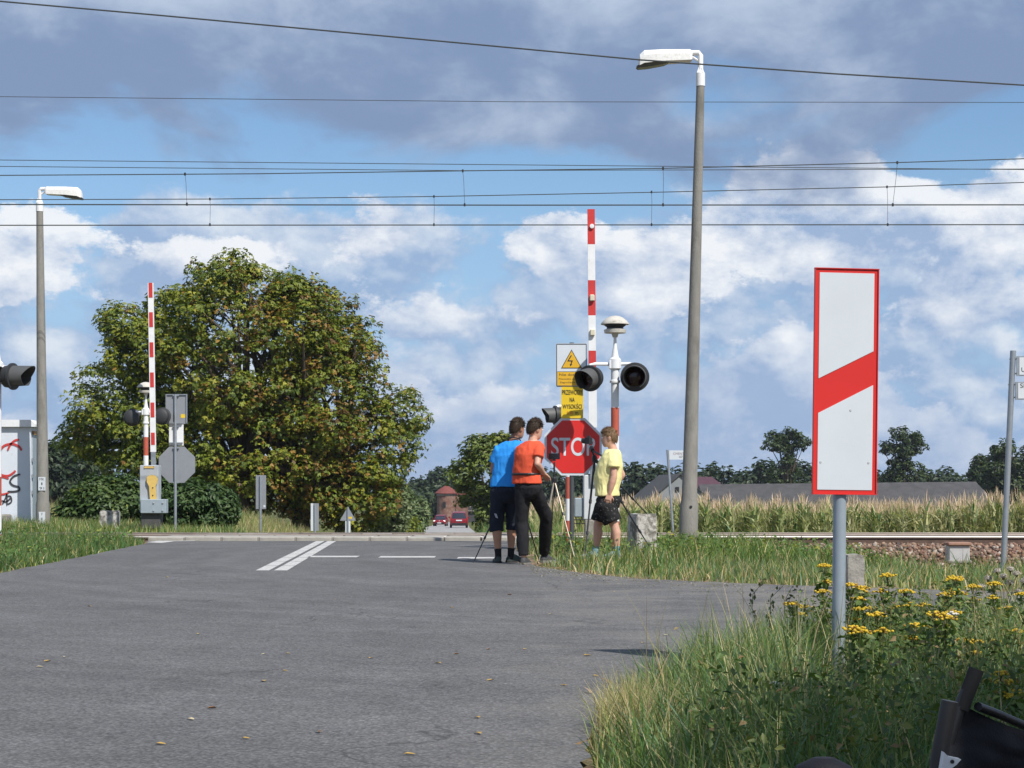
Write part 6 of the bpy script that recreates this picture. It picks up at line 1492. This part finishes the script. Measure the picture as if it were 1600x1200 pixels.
    for (hp_, kn, an, toe) in legs:
        hp_, kn, an = Vector(hp_), Vector(kn), Vector(an)
        if bot_end <= 1.0:
            en = hp_.lerp(kn, bot_end); mb.tube([hp_ + Vector((0, 0, .05)), hp_, hp_.lerp(en, .5), en], [.09 * g, .100 * g * baggy, .092 * g * baggy, .088 * g * baggy], 18)
        else:
            t = bot_end - 1.0; en = kn.lerp(an, t); r_e = (.082 if t < .6 else .062) * g * baggy
            mb.tube([hp_ + Vector((0, 0, .05)), hp_, hp_.lerp(kn, .5), kn, kn.lerp(en, .5), en], [.09 * g, .098 * g * baggy, .088 * g * baggy, .080 * g * baggy, (.080 if t < .6 else .080) * g * baggy, r_e], 18)
    link('shorts' if bot_end < 1.6 else 'trousers', remesh(mb, 'bottoms', bottom, .0095, 3, bottom_folds, 9.0, 3 + int(abs(base[0]) * 10)), e)
    # --- socks and shoes
    for (hp_, kn, an, toe) in legs:
        kn, an = Vector(kn), Vector(an); td = Vector((toe[0], toe[1], 0)).normalized(); tr_ = Vector((td.y, -td.x, 0))
        if sock is not None:
            a_ = an.lerp(kn, .20); mb = MB(); mb.tube([an - Vector((0, 0, .05)), an, an.lerp(a_, .6), a_], [.040, .039, .041, .044], 14); mb.build('sock', sock, e, smooth=60)
        z0 = an.z - .085; c0 = Vector((an.x, an.y, 0)) - td * .055
        rings = []
        for t, hw, ht in ((0, .022, .05), (.02, .034, .075), (.06, .038, .098), (.11, .039, .092), (.16, .042, .066), (.21, .047, .05), (.245, .040, .042), (.265, .022, .03)):
            c = c0 + td * t; rings.append([c + tr_ * hw * sx * k + Vector((0, 0, z0 + zz)) for sx, k, zz in ((-1, .9, .0), (-1, 1.0, .022), (-1, .85, ht * .7), (-1, .4, ht), (1, .4, ht), (1, .85, ht * .7), (1, 1.0, .022), (1, .9, .0))])
        mb = MB(); mb.loft(rings); so = mb.build('shoe', shoe[0], e, smooth=50)
        rings = []
        for t, hw in ((-.005, .024), (.02, .038), (.11, .042), (.21, .050), (.25, .042), (.272, .022)):
            c = c0 + td * t; rings.append([c + tr_ * hw * sx + Vector((0, 0, z0 + zz)) for sx, zz in ((-1, -.012), (-1, .016), (1, .016), (1, -.012))])
        mb = MB(); mb.loft(rings); mb.build('sole', shoe[1], so)
        mb = MB()
        for k in range(3): mb.tube([c0 + td * (.10 + .03 * k) - tr_ * .026 + Vector((0, 0, z0 + .080 - .012 * k)), c0 + td * (.10 + .03 * k) + Vector((0, 0, z0 + .096 - .016 * k)), c0 + td * (.10 + .03 * k) + tr_ * .026 + Vector((0, 0, z0 + .080 - .012 * k))], .004, 5)
        mb.build_each('lace', shoe[2], so)
    return e, dict(fw=fw, rt=rt, hf=hf, hr=hr, hu=hu, hd=hd, nk=nk, wa=wa, cr=cr)
def cloth(name, c, var=.06, rough=.85, **k): return mat(name, c, rough, var=var, vscale=10, bump=.15, bscale=220, spec=.15, **k)
hair_brown = mat('hair_dark_brown', (.040, .026, .017), .6, var=.35, vscale=60, spec=.2); hair_light = mat('hair_light_brown', (.20, .125, .068), .6, var=.35, vscale=60, spec=.2)
skin_t = skin_mat('skin_tanned', (.40, .20, .125)); skin_p = skin_mat('skin_fair', (.56, .32, .23))
shoe_g = (mat('dark_trainer_mesh', (.03, .045, .04), .7, var=.3, vscale=30), mat('black_sole', (.02, .02, .02), .8), mat('green_lace', (.10, .32, .22), .7)); shoe_b = (mat('grey_trainer', (.05, .05, .053), .75, var=.2, vscale=30), mat('pale_sole', (.20, .19, .175), .8), mat('grey_lace', (.2, .2, .2), .8)); shoe_w = (mat('blue_trainer', (.20, .26, .30), .75, var=.2, vscale=30), mat('white_sole', (.6, .6, .58), .8), mat('white_lace', (.6, .6, .6), .8))
sock_k = cloth('black_sock', (.018, .018, .02)); sock_b = cloth('teal_patterned_sock', (.10, .26, .32), color2=(.40, .46, .46), c2scale=60, c2lo=.5, c2hi=.55)

# boy in blue (seen from behind)
D1 = 21.35; B1 = Vector((WX(790, D1), D1, 0.0))
q1 = lambda px, py, dd=0.0: W(px, py, D1 + dd) - B1
eb, i1 = person('boy seen from behind in bright blue T-shirt and dark knee shorts', B1, (.30, .95), (.72, .68, -.12),
    dict(crotch=q1(790, 774), waist=q1(792, 743), chest=q1(797, 712), neck=q1(803, 689, .02), head=q1(808.5, 670, .03), hem=.42),
    [(q1(778.5, 706), q1(770.5, 734, .05), q1(777, 740, .30)), (q1(817, 706, .02), q1(824, 733, .12), q1(814, 712, .32))],
    [(q1(780, 770), q1(775.5, 818, .02), q1(778.5, 867.5, -.02), (-.15, 1)), (q1(801, 770), q1(802, 816, .10), q1(798, 867, .06), (.85, .4))],
    skin_t, cloth('blue_jersey', (.03, .27, .74)), cloth('navy_shorts', (.018, .022, .034)), hair_brown, .62, 1.25, sock_k, shoe_g, girth=1.10, baggy=.94, bottom_folds=.016)
# white print on the shorts leg
pm = MB(); c_ = q1(774.5, 806, -.10)
pm.prism([(-.02, .03), (.012, .022), (.03, -.03), (.0, -.02)], c_, (.9, .2, 0), (0, 0, 1), (0, -1, 0), .004); pm.build('shorts_print', mat('grey_print', (.45, .46, .5), .7), eb)
# camera strap
nk1 = i1['nk']; st = MB(); P = [nk1 + i1['rt'] * (.075 * math.cos(a)) + i1['fw'] * (.085 * math.sin(a) + .01) + Vector((0, 0, .012 - .028 * math.sin(a))) for a in [R(180 + 25 * k - 90) for k in range(0, 15)]]
st.tube(P, .008, 6); st.build('camera_strap', black_p, eb)

# boy in orange-red
D2 = 20.9; B2 = Vector((WX(822, D2), D2, 0.0))
q2 = lambda px, py, dd=0.0: W(px, py, D2 + dd) - B2
eo, i2 = person('boy seen from behind in orange-red T-shirt and long black trousers', B2, (.50, .87), (.82, .55, -.16),
    dict(crotch=q2(826, 768), waist=q2(822, 737), chest=q2(826, 711), neck=q2(832.5, 689, .03), head=q2(836, 671, .05), hem=.40),
    [(q2(812, 705, .06), q2(814, 727, .22), q2(838, 736, .36)), (q2(842, 703, -.09), q2(839.5, 725, -.17), q2(850, 740, .02))],
    [(q2(817, 768), q2(815, 815, .06), q2(818, 870, .02), (.25, .9)), (q2(835, 768), q2(854, 808, .24), q2(850, 866.5, .55), (.55, .8))],
    skin_p, cloth('orange_red_jersey', (.66, .095, .045)), cloth('black_joggers', (.020, .020, .023)), hair_brown, .55, 1.97, None, shoe_b, girth=.96, baggy=1.0, bottom_folds=.014)
# waist strap, thickened as a dark band for the shadow on the shirt
sp = MB(); c_ = i2['wa'] + Vector((0, 0, -.03)); R_ = ering(c_, i2['rt'], i2['fw'], .158, .126, 24); sp.tube(R_ + [R_[0]], .016, 6, cap=False); sp.build('waist_strap_shadow', black_p, eo)

# boy in yellow, facing left
D3 = 22.5; B3 = Vector((WX(950, D3), D3, 0.0))
q3 = lambda px, py, dd=0.0: W(px, py, D3 + dd) - B3
ey, i3 = person('boy in pale yellow T-shirt and black patterned shorts facing the tripod', B3, (-1, .06), (-.97, .08, -.10),
    dict(crotch=q3(950, 787), waist=q3(951, 758), chest=q3(953, 727), neck=q3(957.5, 703, 0), head=q3(951.5, 684, 0), hem=.40),
    [(q3(958, 713, -.16), q3(959, 745, -.20), q3(952.5, 771, -.20)), (q3(957, 713, .16), q3(972, 742, .20), q3(957, 763, .20))],
    [(q3(946, 790, -.085), q3(960, 821, -.10), q3(964, 862, -.12), (-.9, -.25)), (q3(946, 790, .085), q3(934, 821, .08), q3(930, 862, .06), (-.95, .1))],
    skin_p, cloth('pale_yellow_cotton', (.78, .72, .34)), cloth('black_patterned_shorts', (.02, .02, .021), color2=(.24, .235, .23), c2scale=38, c2lo=.60, c2hi=.66), hair_light, .55, .82, sock_b, shoe_w, girth=1.13, belly=.035, baggy=1.18)

# ------------------------------------------------------------------ tripods with cameras
tp_black = mat('tripod_black', (.016, .016, .018), .4); tp_silver = mat('tripod_bronze_silver', (.34, .29, .23), .35, .7, var=.08)
def tripod(label, apex, feet, m, head_top, knees=True, r=.011):
    base = Vector((apex.x, apex.y, min(f.z for f in feet))); e = empty('tripod', base, label, 'tripod', 'camera tripods'); a = apex - base
    MB().lathe([(.02, -.06), (.035, -.03), (.035, .02), (.018, .04)], a, 12).build('crown', tp_black, e)
    ht = head_top - base; MB().tube([a + Vector((0, 0, -.22)), a, ht], [.011, .013, .012], 8).build('centre_column', tp_black, e)
    for f in feet:
        g = f - base; mid = a.lerp(g, .42); lo = a.lerp(g, .72)
        leg = MB(); leg.tube([a, mid], r * 1.1, 8); leg.tube([mid, lo], r * .85, 8); leg.tube([lo, g], r * .62, 8); lg = leg.build('leg', m, e)
        MB().tube([mid - (g - a) * .015, mid + (g - a) * .02], r * 1.45, 8).tube([lo - (g - a) * .012, lo + (g - a) * .018], r * 1.2, 8).build_each('leg_lock', tp_black, lg)
        MB().ball(g, r * .9, 8, 6).build('foot', tp_black, lg)
    return e, base
def camera_prop(label, c, fwd, w=.13, h=.09, dep=.06, lens=.07, name='photo_camera'):
    fwd = Vector(fwd).normalized(); rt = fwd.cross(Vector((0, 0, 1))).normalized(); up = rt.cross(fwd); M = Matrix((rt, fwd, up)).transposed()
    e = empty(name, c, label, 'camera', 'cameras of the boys')
    b = MB(); b.box((0, 0, 0), (w, dep, h), M); b.build('body', mat('camera_black', (.012, .012, .013), .4), e)
    if lens > .03:
        MB().lathe([(.034, 0), (.036, lens * .5), (.031, lens), (.026, lens - .004)], fwd * dep / 2, 14, axis=fwd).build('lens', mat('lens_barrel', (.02, .02, .022), .3), e)
        MB().box(up * (h / 2 + .014), (w * .42, dep * .8, .03), M, taper=.6).build('viewfinder', black_p, e); MB().box(rt * w * .38 + fwd * .012, (w * .2, dep * 1.1, h * .95), M).build('grip', black_p, e)
        MB().lathe([(.013, 0), (.013, .014)], up * h / 2 + rt * w * .3, 10, axis=up).build('dial', mat('dial_silver', (.5, .5, .5), .3, .8), e)
    else:
        MB().box(-fwd * (dep / 2 + .002), (w * .92, .003, h * .86), M).build('screen', mat('screen_dark', (.01, .011, .014), .12), e); MB().box(up * (-h / 2 - .012), (w * .25, dep * .9, .024), M).build('clamp', tp_black, e)
    return e
# black tripod behind the two boys
tripod('black tripod mostly hidden behind the two boys seen from behind', W(803, 742, 21.75), [Vector((WX(740, 21.45), 21.45, .004)), Vector((WX(842, 22.7), 22.7, -.02)), Vector((WX(800, 22.9), 22.9, -.02))], tp_black, W(807, 712, 21.75))
cp = B1 + i1['hd'] + i1['hf'] * .19 - i1['hu'] * .075
camera_prop('small black camera at the face of the boy in blue', W(815, 700, 21.72), (.5, .85, 0), .11, .08, .05, .05)
# silver tripod with a phone-like camera
tripod('bronze and silver tripod with a flat camera in front of the stop sign', W(866, 750, 22.8), [Vector((WX(899, 22.4), 22.4, -.02)), Vector((WX(842, 22.2), 22.2, -.02)), Vector((WX(858, 23.5), 23.5, -.02))], tp_silver, W(866, 722, 22.8), r=.010)
camera_prop('flat black camera on the bronze tripod before the stop sign', W(866, 713, 22.8), (.05, 1, 0), .145, .075, .03, .0)
# tall tripod of the boy in yellow
t3, tb = tripod('tall black tripod with a camera beside the boy in yellow', W(929, 716, 22.75), [Vector((WX(913, 22.1), 22.1, -.02)), Vector((WX(1010, 23.95), 23.93, WZ(803.5, 24.0) + .012)), Vector((WX(1027, 22.9), 22.9, -.02))], tp_black, W(924, 699, 22.75), r=.013)
hb = MB(); A = W(926, 704, 22.7) - tb; hb.tube([A, W(940, 712, 22.5) - tb, W(944, 722, 22.4) - tb], [.014, .012, .012], 8); hb.tube([W(924, 699, 22.75) - tb, A], .028, 10); hb.build('pan_head', tp_black, t3)
camera_prop('black camera with lens on the tall tripod facing the crossing', W(919.5, 689, 22.75), (-.9, .45, .05), .10, .08, .06, .06)

# ------------------------------------------------------------------ folding chair and bag at the lower right corner
def chair():
    d = 3.1; fab = cloth('black_nylon', (.012, .012, .016), rough=.6, var=.2); tube_m = mat('chair_tube_black', (.01, .01, .012), .45); whitep = mat('white_plastic_joint', (.62, .64, .66), .4)
    b = Vector((WX(1560, d), d, 0.0)); b.z = float(ground_z(b.x, d)); e = empty('folding_chair', b, 'black fabric folding chair with dark tubes and a white joint at the lower right corner', 'chair')
    L = lambda px, py, dd=0.0: W(px, py, d + dd) - b
    G = lambda v: Vector((v.x, v.y, 0.0))
    u1t, u1b = L(1526, 1046), L(1486, 1140); u2t = L(1700, 1110, .25)
    MB().tube([u1t, L(1497, 1110), L(1470, 1200, -.02), Vector((L(1440, 1300).x, .02, .0))], .0115, 10).build('back_post', tube_m, e, smooth=50)
    MB().tube([L(1526, 1045), L(1502, 1108)], .0135, 10).build('grip_sleeve', mat('foam_sleeve', (.008, .008, .009), .9), e, smooth=50)
    MB().tube([L(1484, 1095, -.12), L(1466, 1190, -.12), Vector((L(1450, 1290, -.12).x, -.12, 0))], .0145, 10).build('arm_post', tube_m, e, smooth=50)
    MB().tube([u2t, Vector((u2t.x + .03, .3, 0))], .0115, 10).build('back_post', tube_m, e, smooth=50); MB().tube([L(1690, 1150, -.25), Vector((L(1690, 1150, -.25).x, -.3, 0))], .0115, 10).build('arm_post', tube_m, e, smooth=50)
    MB().tube([L(1528, 1104), L(1560, 1116, .06), L(1610, 1138, .12), u2t - Vector((0, 0, .06))], .008, 8).build('top_cord', tube_m, e, smooth=50)
    # sagging back panel and seat
    def sheet(P, nm, th=.006):
        nu, nv = len(P), len(P[0]); V = [p for r in P for p in r]; n0 = len(V); V2 = [p + Vector((0, th, -th)) for p in V]; F = []
        for i in range(nu - 1):
            for j in range(nv - 1): a = i * nv + j; F += [(a, a + 1, a + nv + 1, a + nv), (n0 + a, n0 + a + nv, n0 + a + nv + 1, n0 + a + 1)]
        mb = MB(); mb.add(V + V2, F); mb.build(nm, fab, e, smooth=60)
    tl, tr_, bl, br = L(1504, 1101, -.01), L(1720, 1140, .2), L(1466, 1230, -.05), L(1700, 1270, .1); P = []
    for i in range(17):
        u = i / 16; row = []
        for j in range(17):
            v = j / 16; p = tl.lerp(tr_, u).lerp(bl.lerp(br, u), v); sag = math.sin(math.pi * u) * .05
            p = p + Vector((0, .4 * sag + .008 * math.sin(9 * u + 5 * v) + .010 * mnoise.noise(Vector((u * 6, v * 6, 0))), -sag * (1 - v) * .55)); row.append(p)
        P.append(row)
    sheet(P, 'back_panel')
    s0, s1, s2, s3 = L(1470, 1235, -.1), L(1700, 1275, .08), L(1440, 1330, -.42), L(1720, 1330, -.4); P = []
    for i in range(11):
        u = i / 10; P.append([s0.lerp(s1, u).lerp(s2.lerp(s3, u), j / 10) - Vector((0, 0, .04 * math.sin(math.pi * u) * math.sin(math.pi * j / 10))) for j in range(11)])
    sheet(P, 'seat')
    j_ = MB(); pts = [(1471, 1173), (1478, 1180), (1497, 1184), (1490, 1192), (1474, 1204), (1466, 1203)]; cc = L(1480, 1190, -.15)
    j_.prism([((a - 1480) / FPX * (d - .15), -(b_ - 1190) / FPX * (d - .15)) for a, b_ in pts], cc, (1, 0, 0), (0, 0, 1), FWD, .02); jo = j_.build('joint', whitep, e); MB().lathe([(.0035, 0), (.003, .002)], cc + Vector(((1483 - 1480) / FPX * d, -.0205, .003)), 10, axis=FWD).build('rivet', black_p, jo)
    MB().tube([L(1470, 1205, -.14), L(1620, 1300, -.3)], .0085, 8).tube([L(1620, 1205, -.3), L(1470, 1300, -.14)], .0085, 8).build_each('cross_brace', tube_m, e)
    # domed black bag
    d2 = 3.3; x = WX(1287, d2); z = float(ground_z(x, d2)); zt = WZ(1184, d2) - z
    bg = empty('camera_bag', (x, d2, z), 'black domed bag top at the bottom edge, left of the folding chair', 'bag')
    mb = MB(); mb.lathe([(.07, 0), (.085, .03), (.085, zt - .10), (.075, zt - .05), (.05, zt - .015), (.02, zt)], (0, 0, 0), 18, sx=1.0, sy=.8); mb.build('body', fab, bg, smooth=50); MB().tube([(.06, -.04, zt - .05), (.03, -.06, zt - .02), (-.03, -.06, zt - .02), (-.06, -.04, zt - .05)], .006, 6).build('handle', tube_m, bg); MB().lathe([(.088, zt - .105), (.088, zt - .095)], (0, 0, 0), 18, sx=1, sy=.8).build('zip_band', tube_m, bg)
chair()

bpy.data.scenes.remove(TMP)
# ------------------------------------------------------------------ thin summer haze
def haze():
    mb = MB(); mb.box((0, 1600, 4.2), (3200, 4100, 20.0)); m = bpy.data.materials.new('haze_air'); m.use_nodes = True; nt = m.node_tree; nt.nodes.clear()
    pv = nt.nodes.new('ShaderNodeVolumePrincipled'); pv.inputs['Color'].default_value = (.80, .88, 1.0, 1); pv.inputs['Density'].default_value = 0.00014; pv.inputs['Anisotropy'].default_value = .2
    o = nt.nodes.new('ShaderNodeOutputMaterial'); nt.links.new(pv.outputs[0], o.inputs['Volume'])
    m.cycles.homogeneous_volume = True
    ob = mb.build('haze', m); tag(ob, 'thin pale blue haze in the air over the fields', 'haze', kind='stuff')
haze()
